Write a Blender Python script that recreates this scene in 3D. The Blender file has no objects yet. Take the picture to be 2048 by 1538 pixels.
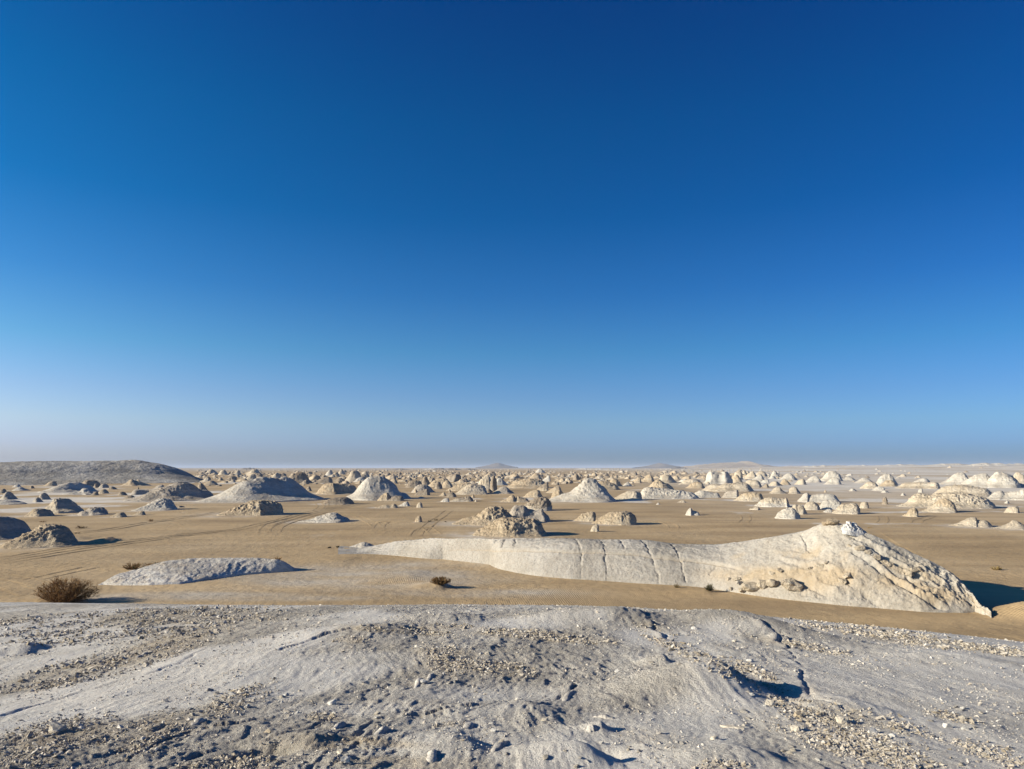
import bpy, bmesh, math, random
import numpy as np
from mathutils import Vector

random.seed(7)
rng = np.random.default_rng(7)
SC = bpy.context.scene
COL = SC.collection
R = math.radians

# ------------------------------------------------------------------ camera, sky, sun, exposure
EYE = 8.0                                   # the photographer stands on a chalk mound, eye 8 m above the sand plain
F = 1409.0                                  # focal length in pixels of a 2048 px wide picture
PITCH = math.atan(166.0 / F)
cam_d = bpy.data.cameras.new('camera')
cam_d.sensor_width = 36.0
cam_d.lens = 36.0 * F / 2048.0
cam_d.clip_start = 0.1
cam_d.clip_end = 90000.0
cam = bpy.data.objects.new('camera', cam_d)
COL.objects.link(cam)
cam.location = (0, 0, EYE)
cam.rotation_euler = (math.pi / 2 + PITCH, 0, 0)
SC.camera = cam

SUN_EL = R(19.0)
SUN_AZ = R(-100.0)                          # clockwise from +Y: low on the left, a little behind the camera
sun_dir = Vector((math.sin(SUN_AZ) * math.cos(SUN_EL), math.cos(SUN_AZ) * math.cos(SUN_EL), math.sin(SUN_EL)))

world = bpy.data.worlds.new('World')
SC.world = world
world.use_nodes = True
wn, wl = world.node_tree.nodes, world.node_tree.links
wn.clear()
w_out = wn.new('ShaderNodeOutputWorld')
w_bg = wn.new('ShaderNodeBackground')
w_sky = wn.new('ShaderNodeTexSky')
w_sky.sky_type = 'NISHITA'
w_sky.sun_disc = False
w_sky.sun_elevation = SUN_EL
w_sky.sun_rotation = SUN_AZ
w_sky.altitude = 100
w_sky.air_density = 1.0
w_sky.dust_density = 1.0
w_sky.ozone_density = 3.0
# desert air over the clear-sky model: a dusty lilac horizon, a deeper zenith (by height only) and an aerosol glow that grows smoothly towards the sun
w_tc = wn.new('ShaderNodeTexCoord')
w_sep = wn.new('ShaderNodeSeparateXYZ')
wl.new(w_tc.outputs['Generated'], w_sep.inputs[0])
w_rmp = wn.new('ShaderNodeValToRGB')
w_el = w_rmp.color_ramp.elements
SKY_T = [(0.0, (0.090, 0.118, 0.196)), (0.03, (0.086, 0.114, 0.203)), (0.06, (0.090, 0.117, 0.172)), (0.10, (0.072, 0.104, 0.156)), (0.16, (0.042, 0.096, 0.139)),
         (0.24, (0.0190, 0.075, 0.131)), (0.34, (0.0035, 0.061, 0.118)), (0.45, (0.0016, 0.055, 0.110)), (0.60, (0.0016, 0.038, 0.095)), (0.80, (0.0016, 0.027, 0.078)), (1.0, (0.0016, 0.022, 0.070))]
while len(w_el) < len(SKY_T): w_el.new(0.5)
for e_, (p_, c_) in zip(w_el, SKY_T):
    e_.position = p_
    e_.color = (c_[0] / 0.2, c_[1] / 0.2, c_[2] / 0.2, 1)
wl.new(w_sep.outputs['Z'], w_rmp.inputs['Fac'])
w_dot = wn.new('ShaderNodeVectorMath')
w_dot.operation = 'DOT_PRODUCT'
wl.new(w_tc.outputs['Generated'], w_dot.inputs[0])
w_dot.inputs[1].default_value = sun_dir
w_cmb = wn.new('ShaderNodeCombineXYZ')
for i_, k_ in enumerate((0.80, 0.42, 0.21)):
    p_ = wn.new('ShaderNodeMath'); p_.operation = 'POWER'
    p_.inputs[0].default_value = math.exp(k_)
    wl.new(w_dot.outputs['Value'], p_.inputs[1])
    wl.new(p_.outputs[0], w_cmb.inputs[i_])
w_m1 = wn.new('ShaderNodeVectorMath'); w_m1.operation = 'MULTIPLY'
w_m2 = wn.new('ShaderNodeVectorMath'); w_m2.operation = 'MULTIPLY'
wl.new(w_sky.outputs['Color'], w_m1.inputs[0])
wl.new(w_rmp.outputs['Color'], w_m1.inputs[1])
wl.new(w_m1.outputs[0], w_m2.inputs[0])
wl.new(w_cmb.outputs[0], w_m2.inputs[1])
wl.new(w_m2.outputs[0], w_bg.inputs['Color'])
wl.new(w_bg.outputs['Background'], w_out.inputs['Surface'])
w_bg.inputs['Strength'].default_value = 0.11

sun_d = bpy.data.lights.new('sun', 'SUN')
sun_d.energy = 5.0
sun_d.angle = R(0.53)
sun_d.color = (1.0, 0.90, 0.72)
sun = bpy.data.objects.new('sun', sun_d)
COL.objects.link(sun)
sun.rotation_euler = sun_dir.to_track_quat('Z', 'Y').to_euler()
sun.location = (-60, -20, 60)

SC.view_settings.view_transform = 'Standard'
SC.view_settings.look = 'None'
SC.view_settings.gamma = 1.0
SC.view_settings.use_curve_mapping = False
SC.view_settings.exposure = 0.86
SC.cycles.max_bounces = 6
SC.cycles.volume_bounces = 0
SC.cycles.use_denoising = True

# ------------------------------------------------------------------ helpers
CP, SP = math.cos(PITCH), math.sin(PITCH)


def ray(px, py):
    """Direction (not normalised, forward component first made 1) seen at a photograph position."""
    a = (np.asarray(px, float) - 1024.0) / F
    b = -(np.asarray(py, float) - 769.0) / F
    y = CP - b * SP
    z = SP + b * CP
    return a / y, z / y                     # x and z per metre of forward distance


def ground_at(px, py):
    tx, tz = ray(px, py)
    D = -EYE / tz
    return tx * D, D


def project(x, y, z):
    dz = z - EYE
    f = y * CP + dz * SP
    v = -y * SP + dz * CP
    return 1024 + F * x / f, 769 - F * v / f


_perm = np.random.default_rng(3).permutation(512).astype(np.int64) % 512
_perm = np.concatenate([_perm, _perm, _perm])
_g = np.random.default_rng(4).normal(size=(512, 3))
_g /= np.linalg.norm(_g, axis=1)[:, None]


def perlin(x, y, z):
    x, y, z = np.broadcast_arrays(np.asarray(x, float), np.asarray(y, float), np.asarray(z, float))
    xi, yi, zi = np.floor(x).astype(np.int64), np.floor(y).astype(np.int64), np.floor(z).astype(np.int64)
    xf, yf, zf = x - xi, y - yi, z - zi
    u, v, w = (t * t * t * (t * (t * 6 - 15) + 10) for t in (xf, yf, zf))
    xi &= 511; yi &= 511; zi &= 511

    def c(i, j, k):
        h = _perm[_perm[_perm[xi + i] + yi + j] + zi + k]
        g = _g[h]
        return g[..., 0] * (xf - i) + g[..., 1] * (yf - j) + g[..., 2] * (zf - k)
    a = c(0, 0, 0) * (1 - u) + c(1, 0, 0) * u
    b = c(0, 1, 0) * (1 - u) + c(1, 1, 0) * u
    d = c(0, 0, 1) * (1 - u) + c(1, 0, 1) * u
    e = c(0, 1, 1) * (1 - u) + c(1, 1, 1) * u
    return ((a * (1 - v) + b * v) * (1 - w) + (d * (1 - v) + e * v) * w) * 1.5


def fbm(x, y, z, o=4, gain=0.5, lac=2.03):
    s, a, f = 0.0, 1.0, 1.0
    for k in range(o):
        s = s + a * perlin(x * f + 17.3 * k, y * f + 5.1 * k, z * f - 9.7 * k)
        a *= gain
        f *= lac
    return s


def ridged(x, y, z, o=4, gain=0.5, lac=2.1):
    s, a, f = 0.0, 1.0, 1.0
    for k in range(o):
        s = s + a * (1 - 2.2 * np.abs(perlin(x * f + 7.3 * k, y * f + 15.1 * k, z * f - 3.7 * k)))
        a *= gain
        f *= lac
    return s


def sst(a, b, x):
    t = np.clip((x - a) / (b - a), 0, 1)
    return t * t * (3 - 2 * t)


def link_mesh(name, verts, faces, mat, parent=None, smooth=True, attrs=None):
    """faces: (n,3) or (n,4) int array."""
    me = bpy.data.meshes.new(name)
    verts = np.asarray(verts, np.float32)
    faces = np.asarray(faces, np.int32)
    k = faces.shape[1]
    me.vertices.add(len(verts))
    me.vertices.foreach_set('co', verts.ravel())
    me.loops.add(faces.size)
    me.loops.foreach_set('vertex_index', faces.ravel())
    me.polygons.add(len(faces))
    me.polygons.foreach_set('loop_start', np.arange(len(faces), dtype=np.int32) * k)
    me.polygons.foreach_set('loop_total', np.full(len(faces), k, np.int32))
    me.polygons.foreach_set('use_smooth', np.full(len(faces), smooth, bool))
    for an, av in (attrs or {}).items():
        at = me.attributes.new(an, 'FLOAT', 'POINT')
        at.data.foreach_set('value', np.asarray(av, np.float32).ravel())
    me.update(calc_edges=True)
    me.validate()
    if mat is not None:
        me.materials.append(mat)
    o = bpy.data.objects.new(name, me)
    COL.objects.link(o)
    if parent is not None:
        o.parent = parent
    return o


def grid_faces(nu, nv, off=0):
    i = np.arange(nu - 1)[:, None] * nv + np.arange(nv - 1)[None, :]
    return (np.stack([i, i + nv, i + nv + 1, i + 1], -1).reshape(-1, 4) + off).astype(np.int32)


def tag(o, label=None, cat=None, group=None, kind=None):
    if label: o['label'] = label
    if cat: o['category'] = cat
    if group: o['group'] = group
    if kind: o['kind'] = kind
    return o


def empty(name, loc, rz=0.0):
    o = bpy.data.objects.new(name, None)
    COL.objects.link(o)
    o.location = loc
    o.rotation_euler = (0, 0, rz)
    o.empty_display_size = 0.2
    return o


# ------------------------------------------------------------------ materials
class Mat:
    def __init__(self, name, rough=0.95):
        self.m = bpy.data.materials.new(name)
        self.m.use_nodes = True
        self.t = self.m.node_tree
        self.n = self.t.nodes
        self.b = self.n['Principled BSDF']
        self.b.inputs['Roughness'].default_value = rough
        self.b.inputs['Specular IOR Level'].default_value = 0.15
        self.co = self.n.new('ShaderNodeTexCoord')

    def link(self, a, b):
        self.t.links.new(a, b)

    def mapping(self, scale=(1, 1, 1), rot=(0, 0, 0), coord='Object'):
        mp = self.n.new('ShaderNodeMapping')
        mp.inputs['Scale'].default_value = scale
        mp.inputs['Rotation'].default_value = rot
        self.link(self.co.outputs[coord], mp.inputs['Vector'])
        return mp.outputs['Vector']

    def noise(self, scale, detail=6, rough=0.6, vec=None, dist=0.0):
        x = self.n.new('ShaderNodeTexNoise')
        x.inputs['Scale'].default_value = scale
        x.inputs['Detail'].default_value = detail
        x.inputs['Roughness'].default_value = rough
        x.inputs['Distortion'].default_value = dist
        self.link(vec if vec is not None else self.co.outputs['Object'], x.inputs['Vector'])
        return x.outputs['Fac']

    def ramp(self, fac, stops, interp='LINEAR'):
        x = self.n.new('ShaderNodeValToRGB')
        x.color_ramp.interpolation = interp
        el = x.color_ramp.elements
        while len(el) < len(stops): el.new(0.5)
        for e, (p, c) in zip(el, stops):
            e.position = p
            e.color = (*c, 1) if not isinstance(c, (int, float)) else (c, c, c, 1)
        self.link(fac, x.inputs['Fac'])
        return x.outputs['Color']

    def mix(self, fac, a, b, mode='MIX'):
        x = self.n.new('ShaderNodeMix')
        x.data_type = 'RGBA'
        x.blend_type = mode
        x.clamp_factor = True
        for i, v in ((0, fac), (6, a), (7, b)):
            s = x.inputs[i]
            if isinstance(v, (int, float)): s.default_value = v if i == 0 else (v, v, v, 1)
            elif isinstance(v, tuple): s.default_value = (*v, 1)
            else: self.link(v, s)
        return x.outputs[2]

    def math(self, op, a, b=None, clamp=False):
        x = self.n.new('ShaderNodeMath')
        x.operation = op
        x.use_clamp = clamp
        for s, v in ((x.inputs[0], a), (x.inputs[1], b)):
            if v is None: continue
            if isinstance(v, (int, float)): s.default_value = v
            else: self.link(v, s)
        return x.outputs[0]

    def attr(self, name):
        x = self.n.new('ShaderNodeAttribute')
        x.attribute_name = name
        return x.outputs['Fac']

    def normal_z(self):
        g = self.n.new('ShaderNodeNewGeometry')
        s = self.n.new('ShaderNodeSeparateXYZ')
        self.link(g.outputs['Normal'], s.inputs[0])
        return s.outputs['Z']

    def color(self, c):
        self.link(c, self.b.inputs['Base Color'])

    def bump(self, height, dist, strength=1.0, prev=None):
        x = self.n.new('ShaderNodeBump')
        x.inputs['Distance'].default_value = dist
        x.inputs['Strength'].default_value = strength
        self.link(height, x.inputs['Height'])
        if prev is not None: self.link(prev, x.inputs['Normal'])
        self.link(x.outputs['Normal'], self.b.inputs['Normal'])
        return x.outputs['Normal']


SAND = (0.42, 0.30, 0.172)


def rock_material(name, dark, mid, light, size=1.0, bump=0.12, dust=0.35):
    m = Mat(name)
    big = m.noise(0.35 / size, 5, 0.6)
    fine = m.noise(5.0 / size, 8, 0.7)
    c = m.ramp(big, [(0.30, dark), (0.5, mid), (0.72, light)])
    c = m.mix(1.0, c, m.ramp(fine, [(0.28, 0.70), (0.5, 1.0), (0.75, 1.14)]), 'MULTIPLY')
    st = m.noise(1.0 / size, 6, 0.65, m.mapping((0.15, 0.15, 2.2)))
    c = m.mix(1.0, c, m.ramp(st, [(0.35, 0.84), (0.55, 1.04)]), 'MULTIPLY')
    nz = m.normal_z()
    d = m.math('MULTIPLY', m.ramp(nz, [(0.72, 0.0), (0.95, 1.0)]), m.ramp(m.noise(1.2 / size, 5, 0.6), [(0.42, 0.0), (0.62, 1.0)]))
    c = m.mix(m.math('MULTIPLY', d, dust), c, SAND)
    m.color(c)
    p = m.bump(m.noise(2.6 / size, 9, 0.68), bump * size * 2.2)
    v = m.n.new('ShaderNodeTexVoronoi')
    v.feature = 'DISTANCE_TO_EDGE'
    v.inputs['Scale'].default_value = 2.4 / size
    v.inputs['Randomness'].default_value = 1.0
    m.link(m.mapping((1, 1, 1.5)), v.inputs['Vector'])
    return m.m


TONE = {
    'w': rock_material('white_chalk', (0.38, 0.342, 0.288), (0.475, 0.437, 0.375), (0.57, 0.532, 0.465), 1.5, 0.12, 0.25),
    'p': rock_material('pale_limestone', (0.38, 0.316, 0.233), (0.47, 0.403, 0.31), (0.555, 0.492, 0.40), 1.5, 0.14),
    'b': rock_material('buff_limestone', (0.36, 0.28, 0.19), (0.46, 0.37, 0.26), (0.56, 0.48, 0.36), 1.4, 0.20),
    'g': rock_material('grey_limestone', (0.31, 0.27, 0.22), (0.40, 0.35, 0.29), (0.50, 0.45, 0.38), 1.4, 0.16),
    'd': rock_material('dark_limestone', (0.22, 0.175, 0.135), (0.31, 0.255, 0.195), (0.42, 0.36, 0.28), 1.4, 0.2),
}

# ------------------------------------------------------------------ sand plain
def patch_w(px, py, wpx, hpx):
    x, y = ground_at(px, py)
    _, y0 = ground_at(px, py + hpx / 2)
    _, y1 = ground_at(px, py - hpx / 2)
    return float(x), float(y), float(wpx / 2 * y / F), float((y1 - y0) / 2)


CHALK_PATCHES = [patch_w(*p) + (s,) for *p, s in [
    (80, 1000, 300, 16, 1.0), (60, 1020, 200, 16, 1.0), (290, 988, 260, 10, 0.9), (180, 1012, 220, 9, 0.8), (340, 1001, 180, 7, 1.0),
    (90, 968, 220, 7, 0.9), (120, 986, 280, 6, 0.9), (240, 1003, 220, 6, 0.9), (400, 984, 140, 8, 0.9), (30, 990, 140, 10, 1.0), (330, 965, 200, 4, 0.8), (150, 974, 200, 5, 0.8), (420, 1003, 120, 5, 0.7), (480, 966, 120, 6, 0.8), (200, 978, 300, 8, 0.5),
    (1800, 1001, 420, 12, 0.9), (1950, 1012, 300, 8, 0.75), (1700, 1000, 220, 7, 0.7), (1860, 1024, 420, 5, 0.55), (1760, 1048, 500, 5, 0.5),
    (1600, 980, 300, 9, 0.75), (1780, 972, 320, 9, 0.8), (1950, 975, 300, 10, 0.85), (1500, 968, 220, 7, 0.7), (2020, 998, 240, 10, 0.9),
    (1010, 998, 200, 8, 0.55), (1300, 1003, 240, 6, 0.5), (1450, 1000, 200, 7, 0.6), (1220, 1000, 260, 7, 0.45), (1550, 1010, 260, 6, 0.45),
    (1700, 1128, 700, 8, 0.25), (1950, 1108, 340, 7, 0.35), (1200, 1052, 500, 6, 0.12)]]
PAN_PATCHES = [patch_w(*p) + (s,) for *p, s in [
    (720, 1150, 640, 60, 1.0), (380, 1190, 560, 22, 0.8), (980, 1184, 520, 22, 0.75), (560, 1196, 500, 14, 0.6), (900, 1128, 340, 26, 0.7)]]
RIPPLES = [patch_w(*p) + (s,) for *p, s in [
    (1560, 1222, 1300, 90, 1.0), (1240, 1190, 420, 40, 0.8), (830, 1160, 220, 20, 0.35), (430, 1158, 360, 22, 0.8), (1650, 1120, 300, 30, 0.4),
    (2000, 1235, 400, 60, 0.6)]]
DRIFTS = []                                  # sand tails and small dunes: x, y, half length, half width, height, steep side
for px, py, lpx, wpx, h in [(846, 1172, 110, 16, 0.34), (200, 1083, 60, 9, 0.50), (2030, 1228, 150, 34, 0.75), (1385, 1180, 90, 10, 0.15),
                            (30, 1205, 190, 14, 0.30), (255, 1132, 90, 8, 0.12), (120, 1078, 130, 9, 0.25), (760, 1146, 220, 30, 0.10), (640, 1120, 160, 24, 0.10)]:
    DRIFTS.append(patch_w(px, py, lpx, wpx) + (h,))


def ell(x, y, P, soft=1.0):
    m = 0.0
    for (cx, cy, hx, hy, s) in P:
        d = np.sqrt(((x - cx) / hx) ** 2 + ((y - cy) / hy) ** 2)
        m = np.maximum(m, s * (1 - sst(0.35, 1.0 + 0.25 * soft, d)))
    return m


def ground_z(x, y):
    r = np.hypot(x, y)
    az = np.degrees(np.arctan2(x, y))
    z = 0.16 * fbm(x / 34, y / 34, 0.3, 3) + 0.05 * fbm(x / 9, y / 9, 2.3, 3)
    z = z * sst(20, 60, r) * (1 + 1.5 * sst(300, 1500, r))
    for (cx, cy, hx, hy, h) in DRIFTS:
        u, v = (x - cx) / hx, (y - cy) / hy
        prof = np.where(u < 0.55, sst(-1, 0.55, u), 1 - sst(0.55, 1.0, u))
        z = z + h * prof * np.exp(-2.2 * v * v)
    # the far plain climbs towards a pale plateau beyond the pyramids
    rise = sst(10, 30, az) * (sst(900, 3200, r) * 15 + sst(3000, 7000, r) * 12)
    z = z + rise + sst(900, 2500, r) * (2.4 + 1.2 * sst(4, 20, az)) * fbm(x / 260, y / 520, 7.7, 5, 0.55)
    return z


naz, nr = 540, 500
azs = np.radians(np.linspace(-62, 62, naz))
rs = np.concatenate([np.geomspace(14, 2500, nr - 90), np.geomspace(2530, 40000, 90)])
A_, R_ = np.meshgrid(azs, rs, indexing='ij')
GX, GY = (R_ * np.sin(A_)).ravel(), (R_ * np.cos(A_)).ravel()
GZ = ground_z(GX, GY)
azd = np.degrees(np.arctan2(GX, GY)); rr = np.hypot(GX, GY)
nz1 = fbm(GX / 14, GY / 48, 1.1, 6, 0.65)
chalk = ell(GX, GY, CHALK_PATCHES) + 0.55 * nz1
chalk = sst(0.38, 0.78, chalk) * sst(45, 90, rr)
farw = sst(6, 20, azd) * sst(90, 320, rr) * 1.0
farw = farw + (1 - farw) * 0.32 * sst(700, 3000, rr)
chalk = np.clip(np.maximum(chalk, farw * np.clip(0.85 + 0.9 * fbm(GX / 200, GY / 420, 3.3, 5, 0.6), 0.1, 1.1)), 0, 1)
pan = np.clip(ell(GX, GY, PAN_PATCHES) * (0.8 + 0.8 * fbm(GX / 6, GY / 3.0, 5.1, 4)), 0, 1)
rip = ell(GX, GY, RIPPLES)
m = Mat('desert_sand', 0.97)
c = m.ramp(m.noise(0.05, 6, 0.62), [(0.34, (0.335, 0.237, 0.128)), (0.5, (0.395, 0.284, 0.158)), (0.66, (0.455, 0.338, 0.20))])
st = m.noise(0.10, 7, 0.66, m.mapping((0.35, 2.0, 1.0), (0, 0, R(6))))
c = m.mix(1.0, c, m.ramp(st, [(0.33, (0.80, 0.79, 0.80)), (0.5, (1, 1, 1)), (0.67, (1.17, 1.16, 1.15))]), 'MULTIPLY')
gr = m.noise(14, 4, 0.7)
c = m.mix(1.0, c, m.ramp(gr, [(0.3, 0.90), (0.7, 1.08)]), 'MULTIPLY')
c = m.mix(m.math('MULTIPLY', m.attr('pan'), 0.85), c, m.ramp(m.noise(0.7, 7, 0.7), [(0.3, (0.36, 0.305, 0.235)), (0.7, (0.50, 0.445, 0.365))]))
chn = m.math('MULTIPLY_ADD', m.noise(0.5, 8, 0.7, m.mapping((0.4, 1.0, 1.0))), 1.2)
chn.node.inputs[2].default_value = -0.6
chf = m.math('ADD', m.attr('chalk'), m.math('MULTIPLY', chn, m.math('MULTIPLY', m.attr('chalk'), 1.0)), clamp=True)
chf = m.math('MULTIPLY', chf, 0.95)
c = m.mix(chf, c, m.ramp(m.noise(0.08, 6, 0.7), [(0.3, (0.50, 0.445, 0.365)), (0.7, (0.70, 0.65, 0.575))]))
m.color(c)
wv = m.n.new('ShaderNodeTexWave')
wv.wave_type = 'BANDS'; wv.bands_direction = 'X'
wv.inputs['Scale'].default_value = 0.95
wv.inputs['Distortion'].default_value = 5.0
wv.inputs['Detail'].default_value = 3.0
wv.inputs['Detail Scale'].default_value = 0.55
m.link(m.mapping((2.5, 0.9, 1), (0, 0, R(-14))), wv.inputs['Vector'])
hgt = m.math('MULTIPLY', wv.outputs['Fac'], m.math('MULTIPLY', m.attr('ripple'), 0.026))
hgt = m.math('ADD', hgt, m.math('MULTIPLY', m.noise(1.1, 8, 0.62), 0.16))
hgt = m.math('ADD', hgt, m.math('MULTIPLY', m.noise(9.0, 4, 0.6), 0.008))
m.bump(hgt, 1.0, 0.75)
SANDM = m.m
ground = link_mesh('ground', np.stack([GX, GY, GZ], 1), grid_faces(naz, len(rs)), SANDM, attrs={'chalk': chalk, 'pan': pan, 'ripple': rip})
tag(ground, kind='structure')


# tyre tracks: two shallow ruts with raised lips, laid on the sand
TRACKS = [[(-10, 1127), (60, 1117), (146, 1104), (220, 1092), (291, 1082), (360, 1072), (430, 1063), (500, 1054)],
          [(-10, 1118), (80, 1105), (146, 1095), (240, 1084), (330, 1074), (400, 1064)],
          [(130, 1068), (200, 1060), (250, 1053), (330, 1040), (420, 1027), (445, 1023)],
          [(430, 1062), (480, 1056), (545, 1042), (608, 1026), (670, 1014), (733, 1006)],
          [(528, 1064), (530, 1056), (545, 1046), (580, 1036), (620, 1027), (680, 1013), (716, 1003)],
          [(548, 1064), (556, 1053), (580, 1043), (640, 1026), (700, 1012), (760, 1003)],
          [(560, 1006), (600, 1003), (630, 1004), (642, 1012), (630, 1022)],
          [(590, 1005), (640, 1001), (662, 1006), (660, 1016), (640, 1024)],
          [(845, 1062), (862, 1046), (872, 1039), (888, 1028), (900, 1020)],
          [(830, 1072), (838, 1062), (852, 1056), (862, 1062), (872, 1070)],
          [(756, 1056), (762, 1048), (775, 1044), (786, 1048)],
          [(690, 1026), (720, 1034), (745, 1046), (755, 1056)],
          [(1320, 1042), (1332, 1045), (1344, 1050), (1347, 1056)],
          [(1485, 1046), (1492, 1038), (1490, 1031)],
          [(1832, 1047), (1836, 1041), (1850, 1036), (1866, 1030)],
          [(1762, 1046), (1766, 1040), (1764, 1032)],
          [(1840, 1120), (1800, 1098), (1770, 1080), (1745, 1062)],
          [(0, 1148), (60, 1160), (100, 1172)], [(20, 1170), (70, 1186)], [(60, 1158), (110, 1148), (180, 1134)]]


def spline(P, n):
    P = np.asarray(P, float)
    t = np.concatenate([[0], np.cumsum(np.linalg.norm(np.diff(P, axis=0), axis=1))])
    ts = np.linspace(0, t[-1], n)
    out = []
    Q = np.vstack([2 * P[0] - P[1], P, 2 * P[-1] - P[-2]])
    for s in ts:
        k = min(np.searchsorted(t, s, 'right') - 1, len(P) - 2)
        u = (s - t[k]) / max(t[k + 1] - t[k], 1e-9)
        p0, p1, p2, p3 = Q[k], Q[k + 1], Q[k + 2], Q[k + 3]
        out.append(0.5 * ((2 * p1) + (p2 - p0) * u + (2 * p0 - 5 * p1 + 4 * p2 - p3) * u * u + (3 * p1 - p0 - 3 * p2 + p3) * u ** 3))
    return np.array(out)


for T in TRACKS:
    W = np.array([ground_at(px, py) for px, py in T])
    L = np.linalg.norm(np.diff(W, axis=0), axis=1).sum()
    n = int(np.clip(L / 0.5, 12, 260))
    C = spline(W, n)
    tn = np.gradient(C, axis=0); tn /= np.linalg.norm(tn, axis=1)[:, None] + 1e-9
    nrm = np.stack([-tn[:, 1], tn[:, 0]], 1)
    off = np.array([-0.98, -0.90, -0.85, -0.80, -0.75, -0.70, -0.62, 0.62, 0.70, 0.75, 0.80, 0.85, 0.90, 0.98])
    hz = np.array([0.002, 0.022, 0.012, 0.004, 0.012, 0.022, 0.002, 0.002, 0.022, 0.012, 0.004, 0.012, 0.022, 0.002])
    vs = C[:, None, :] + nrm[:, None, :] * off[None, :, None] * 0.85
    fade = np.minimum(sst(0, 0.12, np.linspace(0, 1, n)), sst(0, 0.12, np.linspace(1, 0, n)))
    vx, vy = vs[..., 0], vs[..., 1]
    wob = 0.6 + 0.9 * np.clip(0.5 + fbm(vx / 1.7, vy / 1.7, 4.4, 2), 0, 1.2)
    vz = ground_z(vx, vy) + 0.012 + hz[None, :] * fade[:, None] * wob
    fc = grid_faces(n, len(off))
    keep = (fc[:, 0] % len(off)) != 6
    o = link_mesh('tyre_track', np.stack([vx, vy, vz], -1).reshape(-1, 3), fc[keep][:, ::-1], SANDM)
    tag(o, kind='structure')

# ------------------------------------------------------------------ hills on the skyline
def far_hill(name, D, pts, depth, tone, seed, rough=1.0):
    P = np.array(pts, float)
    ax, tz = ray(P[:, 0], P[:, 1])
    X, Z = ax * D, EYE + tz * D
    n = 140 if len(pts) > 16 else 56
    xs = np.linspace(X[0], X[-1], n)
    zs = np.interp(xs, X, Z)
    v = np.linspace(-1, 1, 19)
    XX, VV = np.meshgrid(xs, v, indexing='ij')
    YY = D + VV * depth
    s = (X[-1] - X[0])
    H = Z.max() - Z.min()
    prof = np.clip(1 - np.abs(VV) ** 1.5, 0, 1)
    base = np.minimum(Z.min(), 0) - 5
    ZZ = base + (np.interp(XX.ravel(), xs, zs).reshape(XX.shape) - base) * prof
    ZZ = ZZ + rough * H * 0.10 * fbm(XX / s * 22, YY / s * 22, seed, 5, 0.55) * prof
    o = link_mesh(name, np.stack([XX, YY, ZZ], -1).reshape(-1, 3), grid_faces(n, 19), tone)
    return tag(o, kind='structure')


FARM = rock_material('far_rock', (0.34, 0.27, 0.2), (0.44, 0.36, 0.27), (0.55, 0.47, 0.37), 60, 0.1, 0.2)
FARD = rock_material('far_dark_rock', (0.12, 0.10, 0.09), (0.19, 0.155, 0.125), (0.28, 0.23, 0.18), 60, 0.1, 0.2)
FARW = rock_material('far_white_rock', (0.50, 0.44, 0.36), (0.60, 0.55, 0.47), (0.72, 0.67, 0.60), 40, 0.1, 0.2)
far_hill('distant_hill', 7400, [(952, 934.6), (966, 932.4), (980, 929.5), (990, 926.4), (998, 925.6), (1008, 929), (1022, 932), (1036, 934.5)], 400, FARD, 1.1)
far_hill('distant_hill', 7500, [(1272, 934.6), (1296, 931.5), (1312, 927.4), (1320, 925.8), (1330, 927.6), (1346, 931), (1372, 934.5)], 400, FARD, 2.1)
far_hill('distant_hill', 5000, [(1360, 934.6), (1400, 929.4), (1430, 926.6), (1456, 924.8), (1476, 924.4), (1490, 921.6), (1500, 925.6), (1520, 929.6), (1560, 933.8)], 500, FARM, 3.1)
pk = [(1560, 934.5)]
for i in range(70):
    pk.append((1572 + i * 5.2, 931.6 - 0.4 * math.sin(i * .3) - 3.6 * max(0, random.random() - .45) ** 1.2))
pk.append((1945, 934))
far_hill('distant_ridge', 6800, pk, 300, FARM, 4.1, 0.5)
for D_, px, w, h, mt in [(2600, 500, 46, 3.2, FARD), (3000, 800, 60, 1.8, FARD), (2500, 878, 34, 3.0, FARD), (2300, 908, 40, 3.2, FARD), (2400, 942, 30, 2.6, FARD),
                         (2700, 870, 60, 1.6, FARW), (3100, 1170, 60, 2.0, FARW), (2800, 1190, 70, 2.2, FARW), (1800, 1230, 90, 1.6, FARW), (1700, 1375, 60, 2.0, FARW),
                         (2600, 1640, 80, 2.6, FARW), (2900, 1720, 90, 2.4, FARW), (2400, 1800, 120, 3.0, FARW), (2300, 1900, 120, 3.6, FARW), (2100, 1980, 120, 5.0, FARW), (2500, 2040, 100, 5.0, FARW)]:
    g0 = float(ground_z(np.array([(px - 1024) / F * D_]), np.array([float(D_)]))[0])
    yb = 935 - (g0 - 8) / D_ * F
    q = [(px + w * t, yb + 1.5 - (h + 1.5) * max(0, 1 - abs(2 * t) ** 2.2) * (0.8 + 0.4 * random.random())) for t in np.linspace(-.5, .5, 15)]
    far_hill('distant_mesa', D_, q, w * D_ / F * 0.3, mt, px * .1, 0.4)

# ------------------------------------------------------------------ one rock, lofted from its outline
def profile(kind):
    if kind == 'D': return (lambda q: np.clip(1 - q * q, 0, 1) ** 0.78, lambda h: np.sqrt(np.clip(1 - np.clip(h, 0, 1) ** (1 / 0.78), 0, 1)))
    if kind == 'C': return (lambda q: np.clip(1 - q ** 1.15, 0, 1), lambda h: np.clip(1 - h, 0, 1) ** (1 / 1.15))
    if kind == 'V': return (lambda q: np.clip(1 - q ** 1.45, 0, 1), lambda h: np.clip(1 - h, 0, 1) ** (1 / 1.45))
    return (lambda q: np.clip(1 - q ** 3.4, 0, 1) ** 0.75, lambda h: np.clip(1 - np.clip(h, 0, 1) ** (1 / 0.75), 0, 1) ** (1 / 3.4))


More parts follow.
